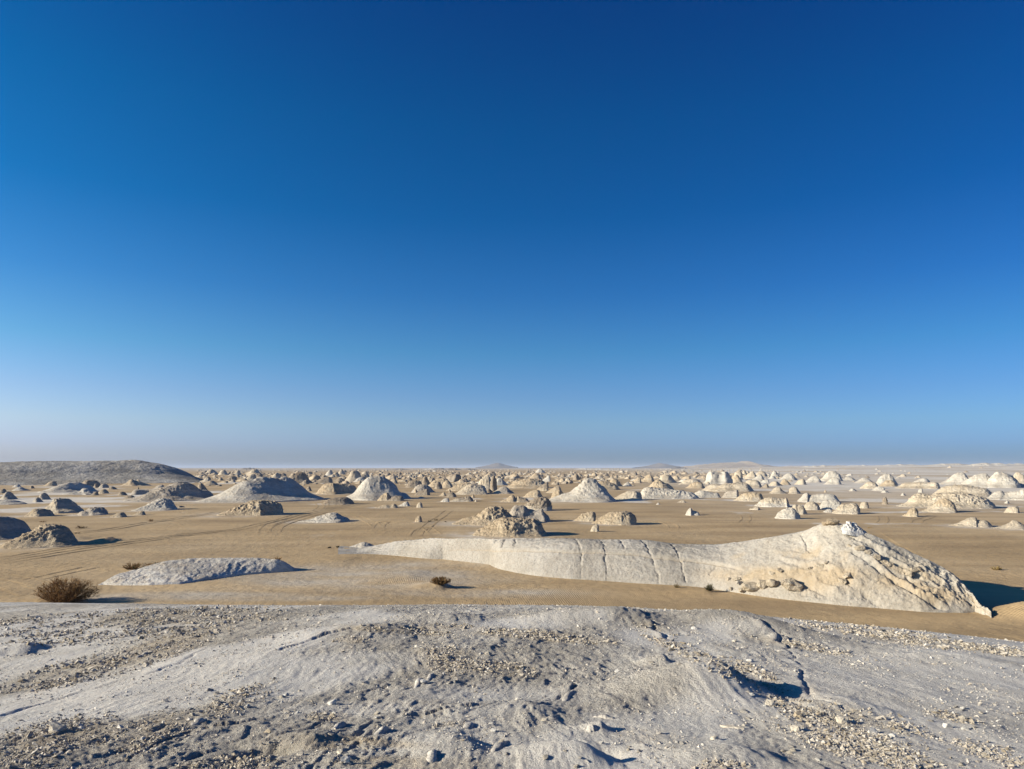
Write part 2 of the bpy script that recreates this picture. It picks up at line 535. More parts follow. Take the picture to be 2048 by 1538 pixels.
def loft(X, Zo, depth, kind, nu, nv, seed, rough, strata=1.0, knob=1.0, under=0.0, lump=1.0):
    """X, Zo: outline (metres) in the rock's own upright plane; returns grid vertices (nu, nv, 3) and roughness weight."""
    G, Gi = profile(kind)
    P = spline(np.stack([X, Zo], 1), nu)
    xs, zs = P[:, 0], np.maximum(P[:, 1], 0)
    Hm = zs.max()
    xn = Gi(zs / Hm)
    phi = np.linspace(0, math.pi, nv)
    yn = np.sqrt(np.clip(1 - xn ** 2, 0, 1))[:, None] * np.cos(phi)[None, :]
    q = np.sqrt(np.clip(xn[:, None] ** 2 + yn ** 2, 0, 1))
    zz = Hm * G(q)
    yy = -yn * depth
    xx = np.repeat(xs[:, None], nv, 1)
    if under:
        k = 1 - under * (1 - sst(0.0, 0.45, zz / Hm))
        yy = yy * k
    # the foot flares out into a low apron, most of all on the windward side
    fl = np.clip(1 - (zz / Hm) / 0.48, 0, 1) ** 2
    yy = yy * (1 + 0.5 * fl)
    x0 = xs[np.argmax(zs)]
    xx = xx + np.where(xx < x0, 0.13, 0.03) * fl * (xx - x0)
    s = max(Hm, 0.35 * depth)
    # normals by finite differences
    V = np.stack([xx, yy, zz], -1)
    du = np.gradient(V, axis=0); dv = np.gradient(V, axis=1)
    N = np.cross(du, dv)
    N /= np.linalg.norm(N, axis=-1, keepdims=True) + 1e-9
    flip = np.sign((N[..., 2]).sum()) or 1
    N *= flip
    h = zz / Hm
    a = xx / s; b = yy / s; d = zz / s
    n1 = fbm(a * 0.9 + seed, b * 0.9, d * 0.9, 3)
    n2 = ridged(a * 2.8 + seed, b * 2.8, d * 1.9, 4, 0.58)
    n3 = fbm(a * 8 + seed, b * 8, d * 9, 3, 0.6)
    wgt = sst(0.12, 0.52, h + 0.28 * n1)
    wcap = h + 0.5 * n1 + 0.18 * (n2 - 0.4) + 0.25 * n3 + 0.22 * (xs - xs.mean())[:, None] / (np.ptp(xs) * 0.5)
    stt = np.abs(((d * 5.5 + 0.9 * n1 + 0.2 * n3) % 1.0) - 0.5) * 2
    disp = s * (0.07 * lump * n1 + rough * (0.06 + 0.94 * wgt) * (0.044 * knob * (n2 - 0.4) + 0.042 * n3 + 0.028 * strata * (stt - 0.5)))
    edge = sst(0.0, 0.10, h)
    V = V + N * (disp * (0.25 + 0.75 * edge))[..., None]
    V[..., 2] = np.where(h < 0.02, np.minimum(V[..., 2], 0) - 0.25 * min(1, Hm), V[..., 2])
    return V, wcap


def outline_rock(pts, base, depth_k=0.36, D=None):
    """Photograph outline -> centre on the ground, rotation, local X and Z of the outline, half depth."""
    P = np.array(pts, float)
    cx = 0.5 * (P[:, 0].min() + P[:, 0].max())
    _, Df = ground_at(cx, base)
    ax, tz = ray(P[:, 0], P[:, 1])
    k0 = float(ray(cx, 900)[0])
    az = math.atan(k0)
    wid = (ax.max() - ax.min()) * Df
    dep = float(wid * depth_k)
    Dc = Df + dep * math.cos(az)
    # plane through (k0*Dc, Dc) facing the camera
    nx, ny = math.sin(az), math.cos(az)
    d0 = (k0 * Dc) * nx + Dc * ny
    t = d0 / (ax * nx + ny)
    wx, wy, wz = ax * t, t, EYE + tz * t
    lx = (wx - k0 * Dc) * math.cos(az) - (wy - Dc) * math.sin(az)
    return (k0 * Dc, Dc), -az, lx, wz, dep


def split_faces(fc, w, nv):
    fw = w.ravel()[fc].mean(1)
    return fc[fw <= 0.5], fc[fw > 0.5]


def make_rock(name, label, cat, pts, base, kind='D', tone='b', rough=1.0, depth=0.36, group=None, cap=None, knob=1.0, strata=1.0, under=0.0, res=1.0, yaw=0.0, lump=1.0):
    (cx, cy), rz, lx, lz, dep = outline_rock(pts, base, depth)
    lx = lx / math.cos(R(yaw)); rz = rz + R(yaw)          # yaw: the far end swings away, so that the long face looks away from the sun
    lz = lz.copy(); lz[0] = min(lz[0], -0.02); lz[-1] = min(lz[-1], -0.02)
    P = np.array(pts)
    wpx = np.ptp(P[:, 0]); hpx = base - P[:, 1].min()
    nu = int(np.clip((wpx * 0.7 + hpx * 0.6) * res, 18, 210))
    nv = int(np.clip(nu * 0.6, 13, 110))
    V, w = loft(lx, lz, dep, kind, nu, nv, cx * 0.37 + cy * 0.11, rough * 0.8, strata, knob, under, lump)
    fc = grid_faces(nu, nv)
    if cap:
        root = empty(name, (cx, cy, 0), rz)
        lo, hi = split_faces(fc, w, nv)
        for nm, f, tn in (('chalk_skirt', lo, tone), ('rock_cap', hi, cap)):
            if not len(f): continue
            idx, inv = np.unique(f, return_inverse=True)
            link_mesh(nm, V.reshape(-1, 3)[idx], inv.reshape(f.shape), TONE[tn], root)
    else:
        root = link_mesh(name, V.reshape(-1, 3), fc, TONE[tone])
        root.location = (cx, cy, 0)
        root.rotation_euler = (0, 0, rz)
    return tag(root, label, cat, group)

# ------------------------------------------------------------------ the chalk mound underfoot
MC = {-300: [(1600, 3.7), (1480, 5.4), (1440, 6.8), (1410, 9), (1300, 14.5), (1240, 18), (1210, 22)],
      0: [(1600, 3.7), (1500, 5.0), (1455, 6.2), (1420, 8.2), (1300, 13.5), (1240, 17), (1209, 21)],
      200: [(1600, 3.7), (1500, 4.9), (1450, 5.8), (1395, 7.5), (1360, 9.6), (1290, 13), (1240, 16.5), (1208, 20)],
      340: [(1600, 3.7), (1500, 4.9), (1450, 5.7), (1380, 7.4), (1325, 9.2), (1295, 11.4), (1250, 15), (1209, 19)],
      600: [(1600, 3.7), (1500, 4.9), (1450, 5.6), (1380, 7.2), (1310, 9.2), (1250, 12.6), (1228, 15.5), (1212, 18)],
      1024: [(1600, 3.7), (1500, 4.9), (1450, 5.6), (1380, 7.2), (1310, 9.2), (1265, 11.6), (1230, 14.6), (1210, 17.5)],
      1400: [(1600, 3.7), (1500, 4.9), (1450, 5.6), (1380, 7.0), (1310, 9.4), (1265, 12.2), (1235, 15), (1222, 17)],
      1700: [(1600, 3.7), (1500, 4.9), (1450, 5.7), (1380, 7.3), (1320, 9.4), (1280, 12), (1250, 15)],
      2048: [(1600, 3.8), (1500, 5.1), (1450, 5.9), (1380, 7.8), (1330, 10), (1290, 13.5)],
      2350: [(1600, 3.9), (1500, 5.2), (1450, 6), (1380, 8), (1345, 10), (1318, 13)]}
MCX = sorted(MC)


def dist_at(px, py):
    ds = [np.interp(py, [a for a, _ in MC[k]][::-1], [b for _, b in MC[k]][::-1]) for k in MCX]
    return float(np.interp(px, MCX, ds))


def gp(px, py):
    D = dist_at(px, py)
    tx, tz = ray(px, py)
    return float(tx * D), D


ctl = []
for k in MCX:
    for py, D in MC[k]:
        tx, tz = ray(k, py)
        ctl.append((tx * D, D, EYE + tz * D))
    py, D = MC[k][-1]
    tx, tz = ray(k, py)
    zb = EYE + tz * D
    for f_, dz in ((1.14, -0.42), (1.35, -1.3), (1.8, -3.6), (2.3, -zb - 1.5)):
        ctl.append((tx * D * f_, D * f_, zb + dz))
for k in (-300, 400, 1024, 1700, 2350):
    tx, _ = ray(k, 1700)
    ctl.append((tx * 2.6, 2.6, 6.32)); ctl.append((tx * 1.2, 1.2, 6.42))
ctl = np.array(ctl)


def tps_fit(P, z, lam=0.004):
    n = len(P)
    d = np.linalg.norm(P[:, None] - P[None], axis=-1)
    K = np.where(d > 0, d * d * np.log(d + 1e-12), 0) + lam * n * np.eye(n)
    Q = np.hstack([np.ones((n, 1)), P])
    A = np.block([[K, Q], [Q.T, np.zeros((3, 3))]])
    return np.linalg.solve(A, np.concatenate([z, np.zeros(3)]))


# fit in log-distance space so that near and far rows weigh alike
def warp(x, y):
    r = np.hypot(x, y) + 1e-6
    return np.stack([np.arctan2(x, y) * 2.2, np.log(r) * 1.6], -1)


TW = tps_fit(warp(ctl[:, 0], ctl[:, 1]), ctl[:, 2])
TP = warp(ctl[:, 0], ctl[:, 1])


def mound_base(x, y):
    q = warp(x.ravel(), y.ravel())
    out = TW[-3] + q @ TW[-2:]
    for i in range(len(TP)):
        d2 = ((q - TP[i]) ** 2).sum(1)
        out += TW[i] * 0.5 * d2 * np.log(d2 + 1e-12)
    return out.reshape(x.shape)


KNOBS = [  # photograph place, half width across the light, half length away from the viewer, height, turn
    (1368, 1378, 0.85, 0.60, 0.27, 12), (1312, 1334, 0.25, 0.2, 0.11, 0), (1165, 1250, 1.5, 1.0, 0.20, -6), (1480, 1264, 0.9, 2.0, 0.17, 22),
    (1345, 1256, 1.9, 2.0, 0.12, 10), (1105, 1520, 0.40, 0.25, 0.12, 0), (20, 1316, 0.5, 0.4, 0.14, 0),
    (690, 1268, 1.1, 0.8, 0.10, 0), (850, 1246, 1.2, 0.8, 0.10, -10), (930, 1300, 0.5, 0.4, 0.03, 0),
    (1690, 1420, 0.35, 0.5, 0.05, 18), (1000, 1430, 0.6, 0.5, 0.05, 20), (600, 1480, 0.4, 0.25, 0.06, -20), (900, 1505, 0.25, 0.4, 0.07, 14),
    (1190, 1465, 0.16, 0.10, 0.06, 0), (1430, 1525, 0.4, 0.3, 0.05, 8),
    (1230, 1230, 0.6, 0.9, 0.08, 8), (1900, 1330, 0.9, 1.2, 0.07, 15), (720, 1232, 1.0, 0.8, 0.06, 0)]
PITS = [(540, 1506, 0.17, 0.10, -0.13), (40, 1318, 0.35, 0.25, -0.08), (1535, 1395, 0.45, 0.5, -0.06), (1180, 1512, 0.22, 0.14, -0.07)]

mu, mv = 910, 540
maz = np.radians(np.linspace(-51, 51, mu))
mrs = np.geomspace(2.4, 42, mv)
MA, MR = np.meshgrid(maz, mrs, indexing='ij')
MX, MY = MR * np.sin(MA), MR * np.cos(MA)
MZ = mound_base(MX, MY)
# strata of the chalk strike away from the viewer; warp them a little
wx = MX + 0.35 * fbm(MX / 2.2, MY / 2.6, 0.7, 3)
wy = MY + 0.35 * fbm(MX / 2.0, MY / 2.6, 5.7, 3)
big = fbm(wx / 1.9, wy / 4.2, 1.3, 4, 0.5)
brow = 1 - 0.55 * sst(9, 15, MR)
MZ = MZ + (0.032 * big + 0.010 * ridged(wx / 1.1, wy / 2.8, 2.9, 3, 0.5) - 0.01) * brow
for (px, py, hw, hl, h, rot) in KNOBS:
    x0, y0 = gp(px, py)
    ca, sa = math.cos(R(rot)), math.sin(R(rot))
    dx, dy = 0.75 * MX + 0.25 * wx - x0, 0.75 * MY + 0.25 * wy - y0
    u, v = (dx * ca + dy * sa) / hw, (-dx * sa + dy * ca) / hl
    prof = np.where(u < 0.35, sst(-1.5, 0.35, u), 1 - sst(0.35, 1.15, u)) * np.exp(-1.3 * v * v)
    dip = -0.10 * np.exp(-((u - 1.15) / 0.35) ** 2 - 1.3 * v * v)
    MZ = MZ + h * (prof + dip)
for (px, py, hw, hl, h) in PITS:
    x0, y0 = gp(px, py)
    MZ = MZ + h * np.exp(-(((MX - x0) / hw) ** 2 + ((MY - y0) / hl) ** 2) ** 2)
# broken layers: scarps where a thin bed has flaked away
tf = fbm(wx / 1.3, wy / 3.0, 9.1, 4, 0.55) * 2.6 + wx * 0.10
fr = tf - np.floor(tf)
scarp = np.floor(tf) + sst(0.90, 1.0, fr)
smoothm = sst(-0.15, 0.35, fbm(MX / 2.6, MY / 4.5, 12.5, 3))      # wind-polished places
sx, sy = gp(1820, 1380)
smoothm = np.maximum(smoothm, 0.9 * np.exp(-((MX - sx) / 2.4) ** 2 - ((MY - sy) / 2.6) ** 2))
sx, sy = gp(980, 1395)
smoothm = np.maximum(smoothm, 0.9 * np.exp(-((MX - sx) / 0.9) ** 2 - ((MY - sy) / 0.5) ** 2))
sx, sy = gp(690, 1425)
smoothm = np.maximum(smoothm, 0.8 * np.exp(-((MX - sx) / 0.8) ** 2 - ((MY - sy) / 0.35) ** 2))
roughm = 1 - 0.85 * smoothm
MZ = MZ + 0.013 * (scarp - tf) * roughm
MZ = MZ + 0.007 * fbm(wx / 0.07, wy / 0.75, 21.5, 4, 0.55) * (1 - 0.4 * smoothm)
pit = ridged(wx / 0.34, wy / 0.62, 3.3, 4, 0.55)
MZ = MZ + roughm * (0.004 * pit + 0.011 * fbm(wx / 0.10, wy / 0.16, 6.6, 4, 0.68)) * sst(1.5, 4, MR) * (0.8 + MR * 0.01)
flake = np.maximum(0, fbm(wx / 0.17, wy / 0.40, 15.5, 4, 0.55) - 0.36)
MZ = MZ + 0.017 * np.minimum(flake * 4.0, 0.5 + 0.3 * flake) * roughm * (1 - 0.3 * sst(9, 15, MR))
MZ = MZ + 0.0032 * fbm(MX / 0.045, MY / 0.06, 8.8, 2)
# joints in the chalk: narrow grooves with one lip proud of the other
JOINTS = [([(1248, 1224), (1290, 1252), (1340, 1288), (1420, 1336), (1500, 1366), (1580, 1400), (1650, 1440)], 0.03, 0.07), ([(1560, 1292), (1590, 1318), (1606, 1346), (1598, 1376), (1640, 1410), (1720, 1440)], 0.03, 0.05),
          ([(1430, 1238), (1480, 1252), (1530, 1272), (1566, 1290)], 0.07, 0.09), ([(0, 1446), (120, 1408), (230, 1372), (330, 1326), (450, 1286), (600, 1248)], 0.010, 0.06), ([(560, 1300), (660, 1276), (760, 1268), (900, 1262), (1040, 1266), (1180, 1272)], 0.035, 0.05),
          ([(700, 1392), (800, 1376), (900, 1372), (1010, 1366), (1120, 1350)], 0.02, 0.03), ([(560, 1432), (700, 1440), (840, 1436), (960, 1420)], 0.022, 0.03), ([(1060, 1432), (1180, 1434), (1300, 1440)], 0.02, 0.025),
          ([(1140, 1340), (1148, 1372), (1134, 1396), (1100, 1404)], 0.025, 0.03), ([(300, 1500), (420, 1460), (540, 1440)], 0.02, 0.03), ([(1300, 1500), (1380, 1520), (1460, 1540)], 0.02, 0.03), ([(1620, 1300), (1760, 1318), (1900, 1330), (2040, 1352)], 0.03, 0.05)]
for T_, dp_, wd_ in JOINTS:
    W_ = spline(np.array([gp(a_, b_) for a_, b_ in T_]), 60)
    lo_, hi_ = W_.min(0) - 0.6, W_.max(0) + 0.6
    k_ = np.nonzero((MX > lo_[0]) & (MX < hi_[0]) & (MY > lo_[1]) & (MY < hi_[1]))
    qx, qy = MX[k_] + 0.10 * fbm(MX[k_] / 0.45, MY[k_] / 0.6, 2.9, 3), MY[k_] + 0.10 * fbm(MX[k_] / 0.45, MY[k_] / 0.6, 8.9, 3)
    best, side = np.full(len(qx), 9.0), np.zeros(len(qx))
    for i_ in range(len(W_) - 1):
        ex, ey = W_[i_ + 1] - W_[i_]
        L2 = ex * ex + ey * ey + 1e-12
        t_ = np.clip(((qx - W_[i_, 0]) * ex + (qy - W_[i_, 1]) * ey) / L2, 0, 1)
        dx_, dy_ = qx - W_[i_, 0] - t_ * ex, qy - W_[i_, 1] - t_ * ey
        d_ = np.hypot(dx_, dy_)
        cr = (ex * dy_ - ey * dx_) * (1 if ey > 0 else -1)
        m_ = d_ < best
        best = np.where(m_, d_, best); side = np.where(m_, np.sign(cr), side)
    vary = np.clip(0.55 + 1.1 * fbm(MX[k_] / 0.5, MY[k_] / 0.8, 6.1, 3), 0.0, 1.4)
    MZ[k_] += vary * dp_ * (-np.exp(-(best / (wd_ * 0.5)) ** 2) + 0.75 * np.where(side > 0, 1, 0.15) * np.exp(-((best - wd_ * 1.1) / (wd_ * 1.6)) ** 2) * (best > wd_ * 0.3))
MPX, MPY = project(MX, MY, MZ)


def pxmask(px, py, blobs):
    m = 0.0
    for (cx, cy, hx, hy, rot) in blobs:
        ca, sa = math.cos(R(rot)), math.sin(R(rot))
        u, v = ((px - cx) * ca + (py - cy) * sa) / hx, (-(px - cx) * sa + (py - cy) * ca) / hy
        m = np.maximum(m, 1 - sst(0.45, 1.15, np.sqrt(u * u + v * v)))
    return m


# where rubble lies (outlines of the patches, given as they appear from the photographer's place and dropped on the mound)
RUBBLE = [(475, 1400, 90, 24, -22), (1760, 1490, 230, 62, 16), (1960, 1520, 130, 40, 10), (1640, 1445, 130, 30, 24), (1330, 1278, 70, 22, 28), (1440, 1335, 120, 18, 24),
          (1555, 1375, 110, 18, 32), (120, 1495, 170, 60, -10), (290, 1470, 120, 40, -18), (900, 1318, 80, 30, 10), (1010, 1340, 70, 20, 6), (1800, 1275, 230, 14, 8),
          (1650, 1300, 170, 9, 10), (1900, 1435, 60, 14, 12), (330, 1300, 130, 22, -20), (150, 1345, 160, 26, -14), (660, 1432, 50, 12, 0), (900, 1448, 40, 6, -6),
          (560, 1490, 60, 16, -6), (450, 1535, 140, 26, -6), (1050, 1268, 190, 10, 6), (820, 1262, 120, 9, 3), (700, 1280, 40, 8, 0), (1440, 1532, 70, 14, 0), (230, 1248, 360, 40, -4), (1990, 1300, 80, 10, 8)]
mxs, mys = MX, MY
dust = pxmask(MPX, MPY, RUBBLE) * 0.8
DUSTY = [(1040, 1268, 230, 12, 5), (760, 1256, 140, 9, 2), (700, 1480, 180, 12, 4), (1290, 1468, 70, 18, 0), (640, 1490, 60, 12, 0), (330, 1290, 160, 22, -18), (180, 1345, 190, 24, -14),
         (1630, 1390, 40, 16, 50), (1700, 1420, 60, 12, 35), (760, 1525, 120, 14, 0), (880, 1538, 160, 30, 0), (1800, 1275, 250, 14, 8)]
dust = np.clip(np.maximum(dust, pxmask(MPX, MPY, DUSTY)) * (0.75 + 0.8 * fbm(MX / 0.8, MY / 1.3, 4.2, 4)), 0, 1)

m = Mat('weathered_chalk', 0.96)
c = m.ramp(m.noise(0.55, 7, 0.62, m.mapping((1.0, 0.5, 1))), [(0.30, (0.32, 0.29, 0.248)), (0.5, (0.435, 0.40, 0.35)), (0.70, (0.56, 0.525, 0.468))])
c = m.mix(1.0, c, m.ramp(m.noise(3.2, 8, 0.72, m.mapping((1.5, 0.6, 1))), [(0.3, (0.78, 0.775, 0.76)), (0.52, (1, 1, 1)), (0.75, (1.12, 1.12, 1.12))]), 'MULTIPLY')
c = m.mix(1.0, c, m.ramp(m.noise(36, 6, 0.8), [(0.33, 0.56), (0.47, 0.98), (0.72, 1.18)]), 'MULTIPLY')
dn = m.math('MULTIPLY', m.attr('dust'), m.ramp(m.noise(4.5, 7, 0.7), [(0.3, 0.25), (0.6, 1.0)]))
c = m.mix(m.math('MULTIPLY', dn, 0.85), c, m.ramp(m.noise(9, 6, 0.7), [(0.3, (0.32, 0.25, 0.165)), (0.7, (0.46, 0.385, 0.28))]))
c = m.mix(m.math('MULTIPLY', m.attr('polish'), 0.75), c, m.ramp(m.noise(2.5, 7, 0.65, m.mapping((2.2, 0.5, 1))), [(0.3, (0.47, 0.44, 0.395)), (0.7, (0.63, 0.60, 0.55))]))
m.color(c)
hh = m.math('MULTIPLY', m.noise(16, 9, 0.68, m.mapping((1.4, 0.8, 1))), m.math('SUBTRACT', 0.050, m.math('MULTIPLY', m.attr('polish'), 0.036)))
hh = m.math('ADD', hh, m.math('MULTIPLY', m.noise(42, 6, 0.75), m.math('SUBTRACT', 0.030, m.math('MULTIPLY', m.attr('polish'), 0.018))))
m.bump(hh, 1.0, 1.0)
MOUNDM = m.m
mound = link_mesh('chalk_mound', np.stack([MX, MY, MZ], -1).reshape(-1, 3), grid_faces(mu, mv), MOUNDM, attrs={'dust': dust, 'polish': smoothm})
tag(mound, kind='structure')
# the rest of the mound, under and behind the photographer
ba = np.radians(np.linspace(51, 309, 90)); br = np.geomspace(0.3, 42, 60)
BA, BR = np.meshgrid(ba, br, indexing='ij')
edge_l, edge_r = MZ[-1], MZ[0]


def mound_z(x, y):
    """Height of the mound surface at any ground point in front of the viewer."""
    r = np.hypot(x, y); a = np.arctan2(x, y)
    fu = np.clip((a - maz[0]) / (maz[-1] - maz[0]) * (mu - 1), 0, mu - 1.001)
    fv = np.clip(np.log(r / mrs[0]) / math.log(mrs[-1] / mrs[0]) * (mv - 1), 0, mv - 1.001)
    i, j = fu.astype(int), fv.astype(int)
    du, dv = fu - i, fv - j
    return (MZ[i, j] * (1 - du) + MZ[i + 1, j] * du) * (1 - dv) + (MZ[i, j + 1] * (1 - du) + MZ[i + 1, j + 1] * du) * dv


def hit_mound(px, py):
    """Where the line of sight through a photograph position meets the mound."""
    tx, tz = ray(px, py)
    D = np.linspace(2.4, 30, 1400)
    x = tx * D
    zz = mound_z(x, D)
    k = np.argmax(EYE + tz * D <= zz)
    return float(x[k]), float(D[k]), float(zz[k])


bw = np.array([np.interp(np.linspace(0, 1, 90)[i] , [0, 1], [0, 1]) for i in range(90)])
rise = np.interp(BR, mrs, np.zeros(mv))
zl = np.interp(br, np.concatenate([[0.3], mrs]), np.concatenate([[MZ[-1, 0]], edge_l]))
zr = np.interp(br, np.concatenate([[0.3], mrs]), np.concatenate([[MZ[0, 0]], edge_r]))
BZ = zl[None, :] * (1 - bw[:, None]) + zr[None, :] * bw[:, None]
o = link_mesh('chalk_mound_back', np.stack([BR * np.sin(BA), BR * np.cos(BA), BZ], -1).reshape(-1, 3), grid_faces(90, 60), MOUNDM)
tag(o, kind='structure'); o.name = 'chalk_mound'

# ------------------------------------------------------------------ whaleback ridge in the middle distance
# stations: photograph x, crest y, crest distance, foot y, foot x shift
ST = [(676, 1107, 73, 1108.5, 0), (700, 1100, 72, 1108, 0), (740, 1092.5, 70, 1108, 0), (790, 1084, 68, 1111, 0), (850, 1077.5, 65, 1117, 0), (900, 1077, 63, 1119, 0),
      (960, 1076.5, 61, 1122, 0), (1000, 1077.5, 59.5, 1137, 0), (1060, 1077.5, 58, 1148, 0), (1130, 1078, 56.5, 1155, 0), (1200, 1078.5, 55.5, 1159, 0), (1280, 1080.5, 54.5, 1164, 0),
      (1340, 1086, 53.8, 1168, 0), (1400, 1089, 53, 1172, 0), (1450, 1087.5, 52, 1179, 0), (1500, 1082, 50.6, 1187, 0), (1560, 1072, 49.2, 1195, 0), (1610, 1062, 48, 1201, 0),
      (1650, 1051, 47, 1205, 0), (1668, 1047.5, 46.5, 1207, 0), (1690, 1052, 46, 1209, 0), (1715, 1060, 45.5, 1211, 0), (1745, 1070, 45, 1213, 0), (1790, 1091, 44.5, 1217, 0),
      (1825, 1110, 44, 1220, 0), (1850, 1121, 43.6, 1222, 0), (1885, 1137, 43, 1223, 0), (1905, 1150, 42.6, 1223, 0), (1925, 1168, 42.1, 1223.5, 0), (1942, 1188, 41.4, 1223, 0),
      (1958, 1206, 40.6, 1222.5, 0), (1966, 1214, 40.2, 1222, 0), (1974, 1219, 40, 1222, 0), (1982, 1223, 39.4, 1223.5, 0)]
ST = np.array(ST, float)
nu, nf, nb = 820, 110, 24
tst = np.linspace(0, 1, len(ST))
px_s = np.linspace(ST[0, 0], ST[-1, 0], nu)
SS = spline(ST[:, :4] * np.array([1, 1, 1, 1]), 2400)
o_ = np.argsort(SS[:, 0])
crest_y = np.interp(px_s, SS[o_, 0], SS[o_, 1]); crest_D = np.interp(px_s, SS[o_, 0], SS[o_, 2]); foot_y = np.interp(px_s, SS[o_, 0], SS[o_, 3])
tx, tz = ray(px_s, crest_y)
CX, CY, CZ = tx * crest_D, crest_D, EYE + tz * crest_D
fx, fy = ground_at(px_s, foot_y)
fy = np.minimum(fy, CY - 0.3); fx = ray(px_s, foot_y)[0] * fy
CZ = np.maximum(CZ, 0.02)
s_f = np.linspace(0, 1, nf)
prof_r = sst(1350, 1620, px_s)               # the whale part is a rounded back, the peak a straighter slope
convex = 1 - (1 - s_f[None, :]) ** 1.9
straight = 0.72 * s_f[None, :] + 0.28 * convex
hp = convex * (1 - prof_r[:, None]) + straight * prof_r[:, None]
FX = fx[:, None] + (CX - fx)[:, None] * s_f[None, :]
FY = fy[:, None] + (CY - fy)[:, None] * s_f[None, :]
FZ = CZ[:, None] * hp
back = np.linspace(0, 1, nb + 1)[1:]
bl = np.maximum(1.5, 2.1 * CZ)
BX = CX[:, None] + (0.30 * bl)[:, None] * back[None, :]
BY = CY[:, None] + bl[:, None] * back[None, :]
BZ2 = CZ[:, None] * (1 - back[None, :] ** 1.7) - 0.4 * back[None, :] ** 6
VX, VY, VZ = np.hstack([FX, BX]), np.hstack([FY, BY]), np.hstack([FZ, BZ2])
SV = np.concatenate([s_f, 1 + back])[None, :].repeat(nu, 0)
PXG = np.repeat(px_s[:, None], nf + nb, 1)
right = sst(1480, 1660, PXG)
edgef = sst(0.0, 0.06, SV) * sst(0, 0.5, VZ + 0.15)
DZ = 0.16 * fbm(VX / 4, VY / 4, 2.2, 4) * edgef * (0.5 + right)
crestf = 1 - 0.7 * sst(0.85, 1.0, SV)
DZ += right * edgef * crestf * (0.10 * ridged(VX / 2.2, VY / 2.6, VZ / 1.6, 6, 0.62) - 0.08)
DZ += right * edgef * crestf * 0.11 * np.abs(fbm(VX / 0.9, VY / 1.2, VZ / 0.8, 4, 0.6))
knock = sst(1790, 1850, PXG) * sst(0.05, 0.2, SV) * (1 - 0.75 * sst(0.78, 0.95, SV))
DZ += knock * (0.15 * ridged(VX / 0.85 + VZ * .5, VY / 1.1, VZ / 1.2, 4, 0.6) - 0.12)
DZ += (1 - right) * edgef * (0.030 * ridged(VX / 0.8, VY / 1.2, 3.0, 4, 0.6))
# terrace seam along the back and oblique gullies on the right flank
seam_s = np.interp(PXG, [860, 960, 1050, 1200, 1340, 1420, 1500], [0.30, 0.34, 0.44, 0.45, 0.42, 0.38, 0.3])
seam_on = sst(860, 960, PXG) * (1 - sst(1420, 1520, PXG))
ds = SV - seam_s - 0.012 * fbm(VX / 2, VY / 2, 1.0, 3)
DZ += seam_on * (0.10 * sst(0.0, 0.035, ds) - 0.10 * sst(0.0, 0.6, ds) - 0.07 * np.exp(-(ds / 0.014) ** 2))
CRK = [(958, 0.30, 950, 0.0), (958, 0.42, 974, 1.0), (979, 0.40, 996, 1.0), (1004, 0.46, 1010, 1.0), (1028, 0.55, 1033, 0.95), (1163, 0.0, 1163, 0.45), (1163, 0.45, 1150, 1.0),
       (1212, 0.0, 1210, 0.5), (1210, 0.5, 1200, 1.0), (1322, 0.0, 1298, 0.6), (1298, 0.6, 1280, 1.0), (1372, 0.05, 1356, 0.55), (1356, 0.55, 1338, 1.0), (1620, 0.6, 1602, 0.95),
       (845, 0.5, 850, 0.85), (868, 0.35, 880, 0.8), (1250, 0.55, 1240, 0.95), (1480, 0.25, 1502, 0.38), (1420, 0.18, 1432, 0.34)]
led = SV * 5.2 + 0.9 * fbm(VX / 5.0, VY / 5.0, 4.7, 3) + 0.25 * fbm(VX / 0.8, VY / 0.8, 5.5, 3)
DZ += (1 - right) * edgef * 0.075 * (np.floor(led) + sst(0.86, 1.0, led - np.floor(led)) - led) * np.clip(0.6 + 1.2 * fbm(VX / 3.5, VY / 3.5, 9.7, 3), 0, 1.3)
crack = 0.0
for (xa, sa, xb, sb) in CRK:
    t = np.clip((SV - sa) / (sb - sa), 0, 1)
    xc = xa + (xb - xa) * t + 3.5 * fbm(SV * 9, xa * 0.1, 0.5, 4)
    on = sst(min(sa, sb) - 0.03, min(sa, sb) + 0.03, SV) * (1 - sst(max(sa, sb) - 0.03, max(sa, sb) + 0.03, SV))
    g = np.exp(-((PXG - xc) / 1.5) ** 2) * on * np.clip(0.75 + 0.9 * fbm(SV * 12, xa * 0.3, 1.5, 2), 0.1, 1.2)
    sh = np.exp(-np.abs(PXG - xc) / 13) * on
    crack = np.maximum(crack, g)
    DZ += -0.09 * g - 0.05 * sh + 0.05 * sh * np.sign(PXG - xc) * np.sin(xa)
GUL = [(1700, 0.62, 1885, 0.05, 0.35), (1640, 0.42, 1760, 0.02, 0.2), (1745, 0.74, 1850, 0.50, 0.30), (1560, 0.5, 1640, 0.35, 0.15), (1690, 0.86, 1800, 0.70, 0.18), (1808, 0.52, 1822, 0.40, 0.3), (1600, 0.22, 1680, 0.05, 0.2)]
for (xa, sa, xb, sb, dp) in GUL:
    t = np.clip((PXG - xa) / (xb - xa), 0, 1)
    sc_ = sa + (sb - sa) * t + 0.02 * fbm(PXG / 40, sa, 0.2, 3)
    on = sst(xa - 12, xa + 12, PXG) * (1 - sst(xb - 12, xb + 12, PXG))
    dd = (SV - sc_) / 0.035
    DZ += on * 0.55 * dp * (0.6 + 0.9 * np.clip(0.5 + fbm(VX / 0.7, VY / 0.9, VZ / 0.6, 4, 0.6), 0, 1.3)) * (-np.exp(-dd * dd) + 0.6 * np.exp(-((dd - 1.8) ** 2)))
VZ2 = VZ + DZ * np.where(SV > 1.0, 0.6, 1.0)
VZ2[:, 0] = -0.4
